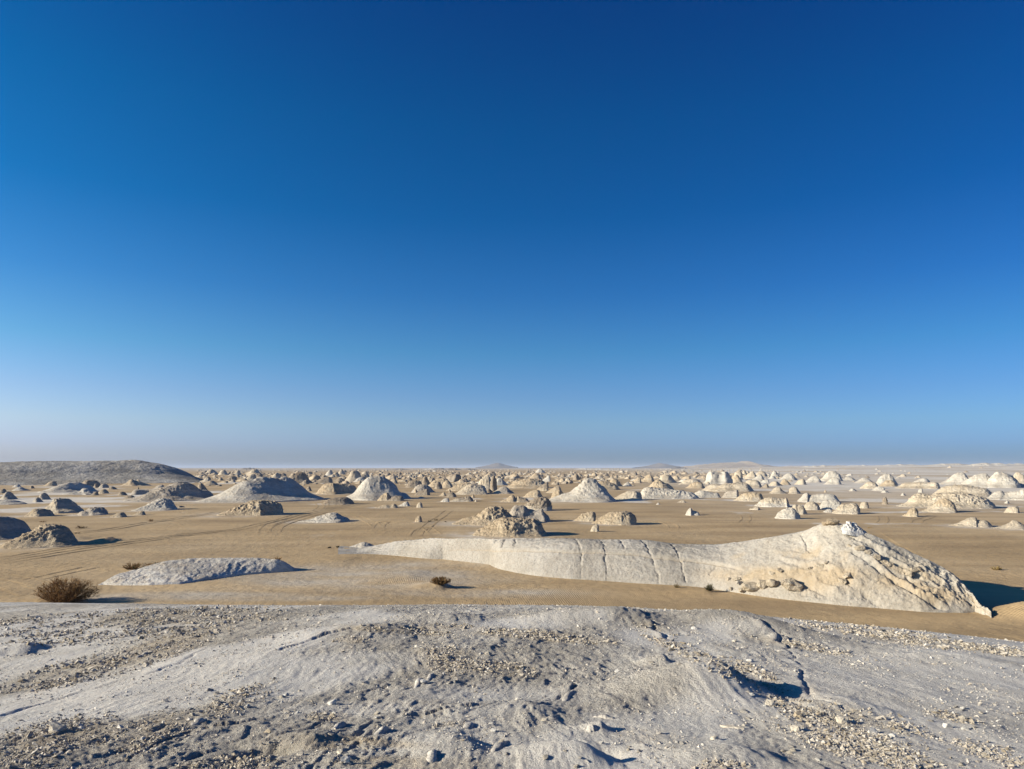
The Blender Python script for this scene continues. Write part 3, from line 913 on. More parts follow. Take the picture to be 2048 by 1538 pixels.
VZ2[:, -1] = -0.6
sandy = np.clip(sst(1360, 1520, PXG) * np.exp(-((SV - 0.20 - 0.10 * sst(1400, 1700, PXG)) / 0.14) ** 2) * (0.9 + 1.2 * fbm(VX / 2.5, VY / 1.8, 3.1, 4)), 0, 1)
sandy = np.maximum(sandy, np.clip(sst(1380, 1560, PXG) * np.exp(-((SV - 0.55) / 0.10) ** 2) * (0.15 + 1.5 * fbm(VX / 2.0, VY / 1.4, 8.1, 4)), 0, 0.8))
sandy = np.maximum(sandy, 0.7 * seam_on * np.exp(-((ds + 0.012) / 0.018) ** 2))
sandy = np.maximum(sandy, 0.8 * sst(1300, 1420, PXG) * (1 - sst(1560, 1640, PXG)) * sst(0.12, 0.02, SV) if False else 0)
m = Mat('ridge_chalk', 0.96)
c = m.ramp(m.noise(0.30, 7, 0.62), [(0.30, (0.26, 0.237, 0.205)), (0.5, (0.33, 0.305, 0.27)), (0.70, (0.395, 0.37, 0.335))])
c = m.mix(m.attr('warm'), c, m.ramp(m.noise(0.45, 8, 0.68), [(0.30, (0.31, 0.27, 0.215)), (0.5, (0.39, 0.352, 0.295)), (0.70, (0.46, 0.43, 0.375))]))
c = m.mix(1.0, c, m.ramp(m.noise(7, 8, 0.8), [(0.32, 0.55), (0.48, 1.0), (0.72, 1.2)]), 'MULTIPLY')
c = m.mix(1.0, c, m.ramp(m.noise(2.2, 6, 0.7, m.mapping((1, 0.4, 1))), [(0.32, (0.86, 0.85, 0.84)), (0.5, (1, 1, 1))]), 'MULTIPLY')
c = m.mix(m.attr('sandy'), c, m.ramp(m.noise(2.5, 6, 0.7), [(0.3, (0.33, 0.26, 0.175)), (0.7, (0.42, 0.345, 0.25))]))
m.color(c)
hh = m.math('MULTIPLY', m.noise(3.4, 9, 0.7), 0.14)
hh = m.math('ADD', hh, m.math('MULTIPLY', m.noise(14, 6, 0.7), 0.03))
m.bump(hh, 1.0, 0.8)
RIDGEM = m.m
warm = np.clip(sst(1420, 1640, PXG) * (0.75 + 0.5 * fbm(VX / 5, VY / 5, 2.7, 3)), 0, 1)
ridge = link_mesh('chalk_ridge', np.stack([VX, VY, VZ2], -1).reshape(-1, 3), grid_faces(nu, nf + nb), RIDGEM, attrs={'sandy': sandy, 'warm': warm})
tag(ridge, 'long cracked chalk ridge like a whale back rising to a peak above a dark shadow', 'rock ridge')


def ridge_at(px, s):
    i = int(np.clip((px - px_s[0]) / (px_s[-1] - px_s[0]) * (nu - 1), 0, nu - 1))
    j = int(np.clip(s * (nf - 1), 0, nf - 1))
    return Vector((VX[i, j], VY[i, j], VZ2[i, j]))


def stone_mesh(name, sx, sy, sz, seed, npt=16, rough=0, ang=0.3, mat=None):
    """An angular broken stone: the hull of scattered points, its base near z = 0."""
    g = np.random.default_rng(int(abs(seed) * 1000) + 11)
    bm = bmesh.new()
    p = g.normal(size=(npt + 6, 3))
    p /= np.linalg.norm(p, axis=1)[:, None]
    p = np.sign(p) * np.abs(p) ** (1 - ang) * g.uniform(0.8, 1.1, (npt + 6, 1))
    p *= np.array([sx, sy, sz]) * 0.5
    for q in p: bm.verts.new(q)
    bmesh.ops.convex_hull(bm, input=bm.verts)
    for v in [v for v in bm.verts if not v.link_faces]: bm.verts.remove(v)
    if rough:
        bmesh.ops.subdivide_edges(bm, edges=bm.edges[:], cuts=2, use_grid_fill=True)
        bmesh.ops.triangulate(bm, faces=bm.faces[:])
        s_ = max(sx, sy, sz)
        P_ = np.array([v.co[:] for v in bm.verts]) / s_
        n_ = 0.10 * fbm(P_[:, 0] * 2.5 + seed, P_[:, 1] * 2.5, P_[:, 2] * 2.5, 3, 0.6) + 0.05 * ridged(P_[:, 0] * 5 + seed, P_[:, 1] * 5, P_[:, 2] * 5, 2)
        for v, d in zip(bm.verts, n_):
            v.co += v.co.normalized() * float(d) * s_ * 0.6
    zmin = min(v.co.z for v in bm.verts)
    for v in bm.verts: v.co.z -= zmin + 0.12 * sz
    me = bpy.data.meshes.new(name)
    bm.to_mesh(me); bm.free()
    if mat is not None: me.materials.append(mat)
    o = bpy.data.objects.new(name, me)
    COL.objects.link(o)
    return o


# white crest and buff cap of the ridge's peak: parts that differ from the rest
def lump_part(name, px, s, sx, sy, sz, seed, mat, rz=0.0, dz=-0.15, lab=None, n=22):
    p = ridge_at(px, s)
    o = stone_mesh(name, sx, sy, sz, seed, n, 1, 0.25, mat)
    o.parent = ridge
    o.location = p + Vector((0, 0, dz))
    o.rotation_euler = (0, 0, rz)
    if lab: o['label'] = lab
    return o


(cx, cy), rz, lx, lz, dep = outline_rock([(1684, 1056), (1690, 1050), (1697, 1045.5), (1703, 1048), (1709, 1047.5), (1716, 1054), (1724, 1060), (1733, 1066), (1736, 1069)], 1200, 0.5)
px_, py_, D_ = np.array([1684, 1690, 1697, 1703, 1709, 1716, 1724, 1733, 1736]), np.array([1058, 1051, 1045.5, 1048.5, 1047.5, 1054, 1060, 1066, 1070]), 45.6
ax_, tz_ = ray(px_, py_)
base_l = np.interp(px_, [1684, 1736], [1060, 1071])
zb_ = EYE + ray(px_, base_l)[1] * D_
zt_ = EYE + tz_ * D_
V, w_ = loft(ax_ * D_ - ax_.mean() * D_, np.maximum(zt_ - zb_, 0) + np.array([0, .05, .1, .1, .1, .1, .1, .05, 0]), 0.42, 'V', 60, 40, 3.7, 1.6, 0.4, 1.6)
V[..., 2] += np.interp(V[..., 0], ax_ * D_ - ax_.mean() * D_, zb_) - 0.06
o = link_mesh('crest_block', V.reshape(-1, 3), grid_faces(60, 40), rock_material('bright_chalk', (0.46, 0.445, 0.42), (0.55, 0.535, 0.51), (0.63, 0.615, 0.59), 0.5, 0.12, 0.0), ridge)
o.location = (ax_.mean() * D_, D_, 0)
o['label'] = 'bright white jagged block on the peak'
lump_part('cap_rock', 1668, 0.99, 1.1, 0.7, 0.42, 5.2, TONE['b'], 0.2, -0.16, 'buff crust on the peak')
lump_part('cap_rock', 1655, 0.985, 0.7, 0.5, 0.3, 6.2, TONE['b'], 0.5, -0.12)
for k, (px, s, sz) in enumerate([(1722, .66, .45), (1738, .64, .4), (1755, .62, .42), (1700, .68, .3), (1770, .6, .32), (1780, .58, .36), (1695, .30, .55), (1684, .27, .5), (1640, .42, .4), (1622, .40, .35), (1655, .44, .3),
                                 (1810, .56, .5), (1818, .52, .4), (1828, .60, .45), (1842, .66, .4), (1560, .34, .4), (1545, .30, .35), (1475, .18, .45), (1460, .16, .3)]):
    lump_part('rock_outcrop', px, s, sz * 1.5, sz * 1.0, sz * 0.75, k * 3.3, TONE['p'], k * .7, -0.10 - 0.1 * sz, None, 12)

# ------------------------------------------------------------------ low chalk outcrops on the sand
def low_outcrop(name, label, cat, crest, foot, seed, nu=240, nf=70, mat=None, rough=1.0):
    c_, f_ = np.array(crest, float), np.array(foot, float)
    pxs = np.linspace(c_[0, 0], c_[-1, 0], nu)
    cy_ = np.interp(pxs, c_[:, 0], c_[:, 1]); cd = np.interp(pxs, c_[:, 0], c_[:, 2])
    fy_ = np.interp(pxs, f_[:, 0], f_[:, 1])
    tx, tz = ray(pxs, cy_)
    x0, y0 = ground_at(pxs, fy_)
    y0 = np.minimum(y0, cd - 0.3); x0 = ray(pxs, fy_)[0] * y0
    Z0 = np.maximum(EYE + tz * cd, 0.02)
    s = np.linspace(0, 2, nf)
    S = np.repeat(s[None, :], nu, 0)
    front = np.minimum(S, 1); bk = np.clip(S - 1, 0, 1)
    X = x0[:, None] + (tx * cd - x0)[:, None] * front
    Y = y0[:, None] + (cd - y0)[:, None] * front + bk * np.maximum(1.0, 2.4 * Z0)[:, None]
    Z = Z0[:, None] * np.where(S <= 1, 1 - (1 - front) ** 1.08, 1 - bk ** 1.8)
    e = sst(0, .12, Z / (Z.max() * 0.35))
    tp = np.minimum(sst(0, .14, np.linspace(0, 1, nu)), sst(0, .13, np.linspace(1, 0, nu)))[:, None]
    Z = Z * tp
    Z = Z + tp * e * rough * (0.10 * fbm(X / 1.6, Y / 2.2, seed, 4) + 0.09 * (ridged(X / .7, Y / .9, seed + 2, 4, .6) - .4) + 0.05 * fbm(X / .25, Y / .3, seed + 4, 3))
    Z[:, 0] = -0.3; Z[:, -1] = -0.3
    Z = Z - 0.12 * (1 - tp)
    o = link_mesh(name, np.stack([X, Y, Z], -1).reshape(-1, 3), grid_faces(nu, nf), mat or RIDGEM, attrs={'sandy': np.clip(0.9 * (1 - S * 2.6) * (0.8 + fbm(X, Y, 1.5, 3)), 0, .8), 'warm': np.zeros_like(S)})
    return tag(o, label, cat)


OUTM = rock_material('outcrop_chalk', (0.42, 0.385, 0.33), (0.53, 0.495, 0.44), (0.64, 0.61, 0.56), 1.2, 0.07, 0.3)
low_outcrop('chalk_outcrop', 'low flat white chalk outcrop beside the big dry bush, dark at its blunt end', 'rock outcrop',
            [(180, 1164, 49.3), (230, 1150, 51.2), (280, 1136, 53), (330, 1123, 54.5), (380, 1118, 55.5), (430, 1116.5, 56), (480, 1116.5, 56.2), (520, 1117, 56.5), (550, 1119, 56.5), (575, 1124, 56.6), (600, 1131, 56.8), (610, 1137, 55.7)],
            [(180, 1165), (205, 1168), (230, 1169), (300, 1169), (360, 1167), (420, 1158), (480, 1149), (540, 1144), (580, 1141), (610, 1138)], 2.4, mat=OUTM, rough=0.38)

# ------------------------------------------------------------------ the named rocks of the plain
# each outline is written in a magnified tile of the photograph: (origin x, origin y, magnification)
TILE = {1: (0, 910, 7.877), 2: (240, 925, 7.877), 3: (480, 925, 7.877), 4: (720, 925, 7.877), 5: (960, 925, 7.877), 6: (1200, 925, 7.877), 7: (1440, 925, 7.877), 8: (1680, 925, 5.565),
        9: (800, 900, 4.807)}
PLACED = []


def K(tile, pts, base, label, kind='D', tone='b', rough=1.0, depth=0.36, group=None, cap=None, name='boulder', cat='boulder', **kw):
    ox, oy, s = TILE[tile]
    P = [(ox + u / s, oy + v / s) for u, v in pts]
    kw.setdefault('yaw', {1: 12, 2: 12, 3: 9, 4: 6}.get(tile, 3 if tile in (5, 9) else 0))
    o = make_rock(name, label, cat, P, oy + base / s, kind, tone, rough, depth, group, cap, **kw)
    PLACED.append((o.location.x, o.location.y, 0.5 * (max(p[0] for p in P) - min(p[0] for p in P)) / F * o.location.y))
    return o


TONE['h'] = rock_material('hill_chalk', (0.20, 0.185, 0.165), (0.36, 0.335, 0.30), (0.60, 0.57, 0.525), 9.0, 0.22, 0.1)
# the long hill at the left of the horizon
make_rock('chalk_hill', 'long low grey and white chalk hill on the skyline with a dark shadowed end', 'hill',
          [(-420, 968), (-300, 940), (-200, 930), (-100, 926), (-30, 926), (0, 924.5), (60, 923.2), (130, 922.4), (200, 921.8), (250, 921), (272, 920.6), (300, 924.5), (322, 927.5), (345, 934), (370, 944), (385, 952), (400, 958), (414, 961)],
          969, 'V', 'h', 0.34, 0.18, None, None, 0.8, 0.8, 0, 1.3, yaw=0, lump=0.4)['kind'] = 'structure'

make_rock('chalk_outcrop', 'tiny white chalk hump at the thin tail end of the whale-backed ridge', 'rock outcrop', [(698, 1095), (712, 1089), (726, 1084.5), (735, 1085.5), (744, 1089), (750, 1092)], 1095.5, 'D', 'w', 0.8, 0.4)
# --- around the left edge
K(1, [(-520, 1320), (-350, 1080), (-180, 970), (0, 955), (120, 965), (200, 985), (330, 1050), (430, 1150), (490, 1200)], 1335, 'smooth grey dome of rock cut by the picture edge, behind the rough boulder', 'D', 'g', 0.25, 0.4, yaw=25)
K(1, [(30, 1465), (110, 1400), (300, 1290), (560, 1195), (700, 1130), (850, 1115), (960, 1130), (1040, 1165), (1090, 1230), (1140, 1320), (1190, 1398)], 1470, 'rough pitted buff boulder with a dark blunt end, next to a small sand dune', 'D', 'b', 1.3, 0.40, knob=1.3, yaw=20)
K(1, [(640, 850), (790, 780), (840, 710), (920, 680), (1080, 705), (1180, 770), (1280, 850), (1310, 880)], 910, 'pale yellowish steep rock with white flank, behind a low buff slab', 'V', 'p', 1.2, 0.42)
K(1, [(370, 980), (430, 940), (480, 890), (540, 850), (650, 850), (780, 870), (860, 905)], 965, 'low buff slab with shaded end, in front of the pale yellowish steep rock', 'B', 'b', 1.2, 0.32)
K(1, [(1255, 945), (1290, 900), (1370, 880), (1420, 840), (1520, 825), (1620, 840), (1680, 890), (1697, 930)], 945, 'round knobbly grey brown boulder to the right of the pale yellowish steep rock', 'D', 'g', 1.5, 0.4, knob=1.6)
K(1, [(1740, 975), (1800, 945), (1880, 905), (1960, 915), (2000, 955)], 980, 'small low knobbly rock just right of the round knobbly boulder', 'D', 'b', 1.4)
K(1, [(520, 735), (560, 690), (610, 670), (650, 700), (690, 740)], 745, 'smaller of two neighbouring brown cones, standing in front of the larger cone', 'C', 'g')
K(1, [(600, 685), (650, 610), (700, 590), (740, 620), (780, 670), (815, 700)], 708, 'larger of two neighbouring brown cones behind the pale yellowish steep rock', 'C', 'g')
K(1, [(20, 680), (60, 620), (120, 575), (180, 590), (230, 640), (290, 700)], 705, 'grey rounded cone rising behind a blue shaded slab at the picture edge', 'V', 'g', 0.7)
K(1, [(-160, 760), (0, 715), (120, 705), (260, 720), (400, 772)], 776, 'flat blue shaded chalk slab at the picture edge in front of a grey cone', 'D', 'w', 0.2, 0.4, yaw=30)
K(1, [(-40, 600), (20, 545), (70, 532), (100, 570), (115, 600)], 604, 'dark little knob of rock at the picture edge behind the grey rounded cone', 'D', 'd')
K(1, [(680, 555), (850, 500), (1050, 445), (1200, 430), (1300, 450), (1420, 490), (1470, 545)], 585, 'long grey tapering rock with dark shaded flank below the chalk hill', 'V', 'w', 0.4, 0.30, yaw=25)
K(1, [(1260, 450), (1340, 410), (1440, 397), (1530, 415), (1600, 465)], 500, 'brown dome-topped boulder behind the long grey tapering rock', 'D', 'd', 0.8)
K(1, [(1120, 410), (1180, 385), (1260, 385), (1310, 415)], 432, 'small brown lump on the far side of the long grey tapering rock', 'D', 'd')
K(1, [(690, 455), (780, 425), (860, 415), (900, 460), (910, 487)], 490, 'brown wedge boulder with pale tail, left of the long grey tapering rock', 'D', 'b')
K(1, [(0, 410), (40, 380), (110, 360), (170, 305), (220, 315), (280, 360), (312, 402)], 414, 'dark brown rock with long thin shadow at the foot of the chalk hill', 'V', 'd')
K(1, [(1010, 615), (1150, 590), (1260, 570), (1310, 525), (1380, 530), (1430, 570), (1510, 605)], 622, 'white low cone with spreading white skirt among brown boulders', 'C', 'w', 0.6)
K(1, [(1465, 505), (1500, 455), (1540, 460), (1565, 505)], 515, 'tiny brown knob left of a small grey boulder pair', 'D', 'd')
K(1, [(1555, 512), (1600, 465), (1660, 455), (1700, 480), (1715, 510)], 518, 'small round grey boulder at the end of the long grey tapering rock', 'D', 'g')
K(1, [(1690, 535), (1740, 505), (1790, 500), (1855, 538)], 544, 'flat little brown rock just right of the small round grey boulder', 'D', 'd')
K(1, [(1545, 598), (1600, 550), (1670, 545), (1725, 585)], 604, 'small olive brown boulder to the right of the white low cone', 'D', 'b')
K(1, [(1430, 628), (1490, 585), (1540, 580), (1555, 618)], 632, 'dark stub of rock directly in front of the white low cone', 'D', 'd')
K(1, [(1855, 632), (1890, 585), (1960, 585), (2015, 624)], 637, 'brown lumpy boulder left of the grey barrel-shaped slab', 'D', 'd')
K(1, [(465, 522), (490, 490), (520, 490), (550, 522)], 527, 'tiny brown peak on the chalk flat, alone', 'C', 'd')
K(1, [(200, 548), (280, 510), (330, 500), (380, 525), (490, 553)], 560, 'white streaked low rock with a dark tail on the chalk flat', 'V', 'w')
K(1, [(195, 505), (250, 470), (300, 465), (345, 492)], 508, 'white humped low rock behind the white streaked rock', 'D', 'w')
K(2, [(20, 365), (110, 320), (160, 275), (200, 265), (240, 285), (290, 272), (320, 300), (400, 335), (510, 364)], 369, 'buff notched hillock with two tops on flat sand in front of the shadowed hill end', 'V', 'b', 0.8, 0.3)
K(2, [(180, 500), (200, 450), (260, 428), (380, 430), (440, 425), (460, 470), (475, 497)], 507, 'smooth grey barrel-shaped slab lying on the chalk flat', 'B', 'g', 0.6, 0.3)
K(2, [(268, 418), (290, 388), (307, 418)], 424, 'tiny pointed stone behind the grey barrel-shaped slab', 'C', 'd')
K(2, [(60, 562), (110, 530), (200, 520), (240, 548)], 564, 'low brown rock in front of the grey barrel-shaped slab', 'D', 'd')
K(2, [(150, 595), (400, 510), (540, 445), (620, 400), (800, 360), (900, 325), (980, 312), (1060, 325), (1150, 370), (1250, 430), (1380, 460), (1440, 490)], 608, 'large grey brown hill-like rock with a chalk-white skirt on one side', 'V', 'g', 0.6, 0.30, name='rock_mound', cat='rock mound', yaw=24)
K(2, [(200, 767), (330, 710), (480, 640), (600, 590), (680, 575), (780, 590), (830, 640), (865, 700), (872, 738)], 762, 'white crusted boulder with a bluish shaded front and long thin shadow', 'D', 'w', 1.2, 0.36, knob=1.2, yaw=18)
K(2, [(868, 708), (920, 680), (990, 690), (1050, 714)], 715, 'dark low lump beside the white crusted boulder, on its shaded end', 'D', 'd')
K(2, [(180, 838), (260, 800), (330, 768), (380, 772), (397, 826)], 834, 'small brown wedge-shaped rock in front of the white crusted boulder', 'D', 'b', 0.6)
K(2, [(1215, 405), (1250, 340), (1280, 330), (1330, 365), (1375, 424)], 432, 'brown tooth-like rock just behind the large grey brown hill-like rock', 'V', 'd', depth=0.5)
K(2, [(455, 442), (540, 400), (600, 365), (680, 358), (725, 382)], 445, 'grey tilted slab left of the large grey brown hill-like rock', 'D', 'g')
K(2, [(1285, 328), (1360, 310), (1440, 282), (1490, 300), (1550, 348)], 354, 'brown low cone with sandy left slope, alone on sand behind the tooth-like rock', 'C', 'b')
K(2, [(1535, 283), (1580, 240), (1610, 250), (1640, 282)], 285, 'tiny cone on bare sand halfway to the pale boulder field', 'C', 'b')
K(2, [(1320, 180), (1400, 125), (1450, 105), (1500, 130), (1570, 170)], 187, 'pale broad cone first in the row beyond the end of the chalk hill', 'C', 'p')
K(2, [(1550, 185), (1600, 125), (1640, 110), (1670, 140), (1715, 190)], 197, 'pale steep cone second in the row beyond the end of the chalk hill', 'V', 'p', depth=0.5)
K(2, [(1770, 200), (1830, 150), (1860, 120), (1890, 150), (1915, 195)], 207, 'pale lumpy cone third in the row beyond the end of the chalk hill', 'C', 'p')

# --- the big blue-shadowed mound and what stands by it
K(3, [(-640, 640), (-400, 575), (-250, 500), (-80, 385), (60, 305), (180, 275), (270, 250), (400, 230), (520, 243), (620, 258), (690, 230), (760, 235), (820, 265), (890, 325), (950, 380), (1020, 470), (1090, 490), (1165, 565)], 617,
  'biggest rock mound, with a white slope and a deep blue shaded face', 'C', 'w', 0.35, 0.30, None, None, 'rock_mound', 'rock mound', knob=0.7, yaw=33, lump=0.6)
K(3, [(-312, 815), (-200, 760), (-60, 715), (60, 670), (130, 635), (260, 605), (420, 618), (560, 640), (630, 680), (657, 740), (640, 805)], 838, 'rough buff boulder with an undercut end, in front of the blue shaded mound', 'B', 'b', 1.5, 0.34, knob=1.4, under=0.2, strata=1.6)
K(3, [(930, 925), (1080, 905), (1200, 865), (1330, 825), (1430, 795), (1520, 803), (1620, 850), (1700, 885), (1725, 893)], 937, 'low white whale-shaped rock alone on the sand by the curving tyre tracks', 'D', 'w', 1.2, 0.34)
K(3, [(1308, 640), (1360, 600), (1450, 570), (1560, 550), (1680, 555), (1760, 590), (1805, 640)], 657, 'knobbly brown slab in front of the tall smooth white mound', 'B', 'd', 1.4, 0.3, knob=1.4)
K(3, [(1215, 490), (1260, 420), (1340, 350), (1440, 325), (1560, 340), (1720, 350), (1800, 380), (1870, 430)], 500, 'flat-topped brown mesa rock behind the left flank of the tall smooth white mound', 'B', 'b', 1.2, 0.34)
K(4, [(-212, 572), (-90, 480), (0, 360), (80, 270), (150, 228), (240, 216), (340, 212), (400, 237), (470, 282), (550, 352), (590, 430), (640, 472), (720, 492), (805, 512)], 587, 'tall smooth white mound with a dark crack line and shaded flank', 'V', 'w', 0.4, 0.38, None, None, 'rock_mound', 'rock mound', knob=0.8, yaw=12, lump=0.7)
K(4, [(440, 600), (530, 540), (600, 525), (660, 535), (692, 597)], 602, 'dark rounded boulder at the foot of the tall smooth white mound', 'D', 'd', 0.8)
K(4, [(280, 590), (340, 520), (420, 480), (470, 520), (500, 590)], 598, 'broken buff rubble block leaning on the front of the tall smooth white mound', 'B', 'b', 1.5)
K(3, [(485, 240), (540, 190), (580, 160), (620, 190), (645, 240)], 247, 'pale pointed cone peeping over the middle of the blue shaded mound', 'C', 'p')
K(3, [(50, 285), (130, 230), (200, 180), (240, 200), (270, 255)], 292, 'pale ragged rock peeping over the white slope of the blue shaded mound', 'V', 'p', 1.3)
K(3, [(80, 180), (180, 125), (240, 105), (290, 125), (320, 165), (390, 195)], 203, 'broad pale hill far behind the white slope of the blue shaded mound', 'V', 'p')
K(3, [(715, 230), (790, 215), (840, 180), (920, 160), (1010, 165), (1050, 230), (1100, 290), (1155, 320)], 325, 'dark steep-ended rock behind the right shoulder of the blue shaded mound', 'D', 'd', 1.3, cap=None)
K(3, [(1180, 322), (1240, 275), (1320, 240), (1400, 225), (1445, 260), (1460, 305)], 324, 'whale-shaped brown rock with pale left tip, behind the flat-topped brown mesa', 'D', 'd')
K(3, [(1025, 442), (1060, 395), (1090, 372), (1118, 410), (1140, 447)], 450, 'tiny brown stump alone between the blue shaded mound and the brown mesa', 'D', 'd', depth=0.5)
K(3, [(1335, 205), (1380, 150), (1420, 118), (1450, 150), (1465, 198)], 212, 'white pointed cone with tilted tip, first of three behind the whale-shaped brown rock', 'V', 'w', depth=0.45)
K(3, [(1435, 235), (1480, 170), (1520, 155), (1560, 180), (1575, 215)], 227, 'brown rounded hump, middle of three behind the whale-shaped brown rock', 'D', 'b')
K(3, [(1530, 175), (1580, 130), (1620, 118), (1665, 165)], 187, 'pale bumpy cone, farthest of three behind the whale-shaped brown rock', 'V', 'p')
K(3, [(1660, 292), (1700, 220), (1760, 150), (1830, 130), (1880, 160), (1910, 220), (1935, 245)], 302, 'tall pale creased rock left of the tall smooth white mound', 'V', 'p', 1.4, 0.45)
K(3, [(1895, 225), (1940, 160), (1990, 140), (2050, 185)], 232, 'pale lump peeping over the left shoulder of the tall smooth white mound', 'D', 'p')
K(3, [(1795, 302), (1850, 250), (1940, 235), (1985, 285)], 307, 'low white slab at the foot of the tall pale creased rock', 'D', 'w')
K(3, [(1485, 292), (1540, 250), (1600, 245), (1680, 250)], 297, 'dark low rock in front of the brown rounded hump', 'D', 'd')

# --- boulder field, middle
K(4, [(725, 392), (760, 320), (830, 285), (900, 280), (960, 310), (985, 347)], 397, 'dark rounded boulder behind the right foot of the tall smooth white mound', 'D', 'd')
K(4, [(970, 310), (1010, 235), (1050, 240), (1115, 325)], 352, 'small dark twin-topped rock beside the dark rounded boulder', 'V', 'd')
K(4, [(825, 442), (880, 380), (950, 350), (1030, 355), (1100, 390), (1150, 440), (1195, 467)], 472, 'grey brown layered hump behind a dark angular block', 'D', 'g', strata=2)
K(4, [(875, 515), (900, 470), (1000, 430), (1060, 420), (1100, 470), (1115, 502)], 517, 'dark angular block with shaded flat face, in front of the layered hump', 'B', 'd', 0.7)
K(4, [(852, 465), (880, 408), (905, 445)], 475, 'thin pale finger of rock on the left of the dark angular block', 'V', 'b', depth=0.5)
K(4, [(1080, 372), (1150, 300), (1230, 270), (1330, 250), (1380, 275), (1400, 330)], 382, 'long buff bumpy rock behind the twin brown cones', 'D', 'b', 1.3)
K(4, [(1180, 412), (1210, 320), (1240, 300), (1280, 350), (1300, 404)], 417, 'dark brown cone, the left one of a touching pair of cones', 'V', 'd', depth=0.45)
K(4, [(1270, 392), (1310, 340), (1370, 275), (1420, 310), (1475, 378)], 397, 'smooth olive cone, the right one of a touching pair of cones', 'C', 'b', 0.6, depth=0.5)
K(4, [(1390, 402), (1540, 350), (1650, 325), (1750, 330), (1790, 380)], 442, 'wide buff bank with a knobbly crest right of the olive cone', 'D', 'b', 1.5)
K(4, [(1490, 492), (1600, 430), (1740, 340), (1850, 350), (1960, 380), (2000, 435)], 502, 'wide smooth pale buff rock in front of the split white rock', 'V', 'p', 0.9)
K(5, [(-90, 400), (0, 290), (110, 215), (150, 240), (185, 300), (200, 420)], 445, 'left white half of the split rock with a dark cleft', 'V', 'p', 1.3, 0.45)
K(5, [(165, 330), (185, 235), (215, 213), (245, 230), (262, 320), (275, 420)], 450, 'dark brown pillar standing in the cleft of the split white rock', 'B', 'd', 1.3, 0.5)
K(5, [(220, 350), (260, 270), (300, 242), (345, 255), (400, 310), (450, 352)], 362, 'right white half of the split rock beyond the dark pillar', 'V', 'w', 1.1)
K(5, [(190, 485), (300, 410), (395, 368), (470, 430), (548, 492)], 494, 'dark grey tent-shaped shaded rock in front of the split white rock', 'C', 'g', 0.5, 0.4)
K(5, [(85, 485), (110, 430), (150, 420), (190, 445), (215, 480)], 488, 'small brown block at the left toe of the dark tent-shaped rock', 'B', 'd')
K(4, [(1752, 547), (1775, 503), (1792, 512), (1808, 547)], 551, 'tiny upright stone behind the pale slab with the dark boulder end', 'V', 'b', depth=0.5)
K(4, [(1425, 602), (1530, 562), (1640, 548), (1680, 535), (1730, 535), (1770, 570), (1788, 607)], 613, 'pale flat slab ending in a dark rounded boulder head', 'D', 'p', 1.3, 0.28, None, 'd')
K(4, [(1265, 618), (1320, 575), (1390, 560), (1410, 587)], 622, 'small white tilted slab left of the pale slab with the dark head', 'D', 'w')
K(4, [(1355, 535), (1400, 490), (1460, 470), (1510, 510), (1518, 542)], 547, 'small brown knobbly boulder behind the small white tilted slab', 'D', 'd')
K(4, [(1240, 525), (1290, 490), (1330, 470), (1355, 522)], 529, 'pinkish brown small boulder left of the small knobbly boulder', 'D', 'b')
K(4, [(1393, 472), (1415, 420), (1437, 467)], 474, 'tiny upright brown knob above the small brown knobbly boulder', 'V', 'd', depth=0.5)
K(4, [(900, 702), (905, 660), (945, 625), (975, 650), (988, 697)], 707, 'pale egg-shaped stone standing alone on open sand, upper of two standing eggs', 'D', 'p', 0.9, 0.5, name='standing_stone', cat='standing stone')
K(4, [(870, 938), (880, 890), (910, 850), (950, 845), (972, 880), (966, 933)], 942, 'buff egg-shaped stone standing on sand beside low dark shrubs', 'D', 'b', 1.2, 0.5, name='standing_stone', cat='standing stone')
K(4, [(240, 698), (380, 668), (480, 665), (530, 650), (580, 675), (592, 705)], 714, 'flat sandy tail ending in a small round knob, left of the pale egg-shaped stone', 'D', 'b', 1.1, 0.25)
K(4, [(610, 675), (700, 630), (750, 620), (788, 680)], 688, 'small white pinkish wedge between the round knob and the pale egg-shaped stone', 'D', 'w', 1.2)
K(4, [(885, 567), (950, 540), (1000, 545), (1050, 562)], 568, 'pale low swelling of chalk on sand above the pale egg-shaped stone', 'D', 'w', 0.4)
K(4, [(1800, 615), (1830, 588), (1848, 613)], 617, 'tiny pale stone right of the dark boulder head', 'D', 'p', depth=0.5)

# --- group of boulders in the centre, behind the ridge
K(5, [(-395, 968), (-250, 905), (-80, 858), (30, 800), (100, 750), (200, 700), (270, 705), (340, 715), (390, 750), (430, 790), (500, 840), (600, 890)], 990, 'rough grey brown crag with knobbly pale foot, behind the square-ended boulder', 'V', 'b', 1.4, 0.34, knob=1.3)
K(5, [(390, 745), (520, 700), (600, 685), (680, 690), (760, 730), (860, 750), (980, 735), (1010, 790), (1080, 850), (1095, 900)], 947, 'smooth pale grey rounded rock with a long shadow, middle of the boulder cluster', 'D', 'g', 0.6, 0.38, strata=1.5)
K(5, [(640, 692), (760, 640), (880, 580), (960, 560), (1030, 565), (1070, 600), (1120, 660), (1137, 715)], 757, 'pale sloping rock with a dark knotted head, rear of the boulder cluster', 'D', 'p', 1.5, 0.36, None, 'd', knob=1.5)
K(9, [(712, 832), (760, 780), (850, 725), (960, 668), (1040, 660), (1100, 660), (1180, 665), (1290, 668), (1340, 690), (1382, 760), (1418, 812)], 846, 'big rough buff boulder with a square shaded end, touching the back of the cracked ridge', 'B', 'b', 1.3, 0.38, knob=1.2, yaw=6)
K(5, [(325, 607), (420, 570), (510, 515), (560, 560), (600, 535), (660, 555), (740, 575), (760, 602)], 624, 'pinkish low rock with a dark flat slab end on open sand', 'V', 'b', 1.2)
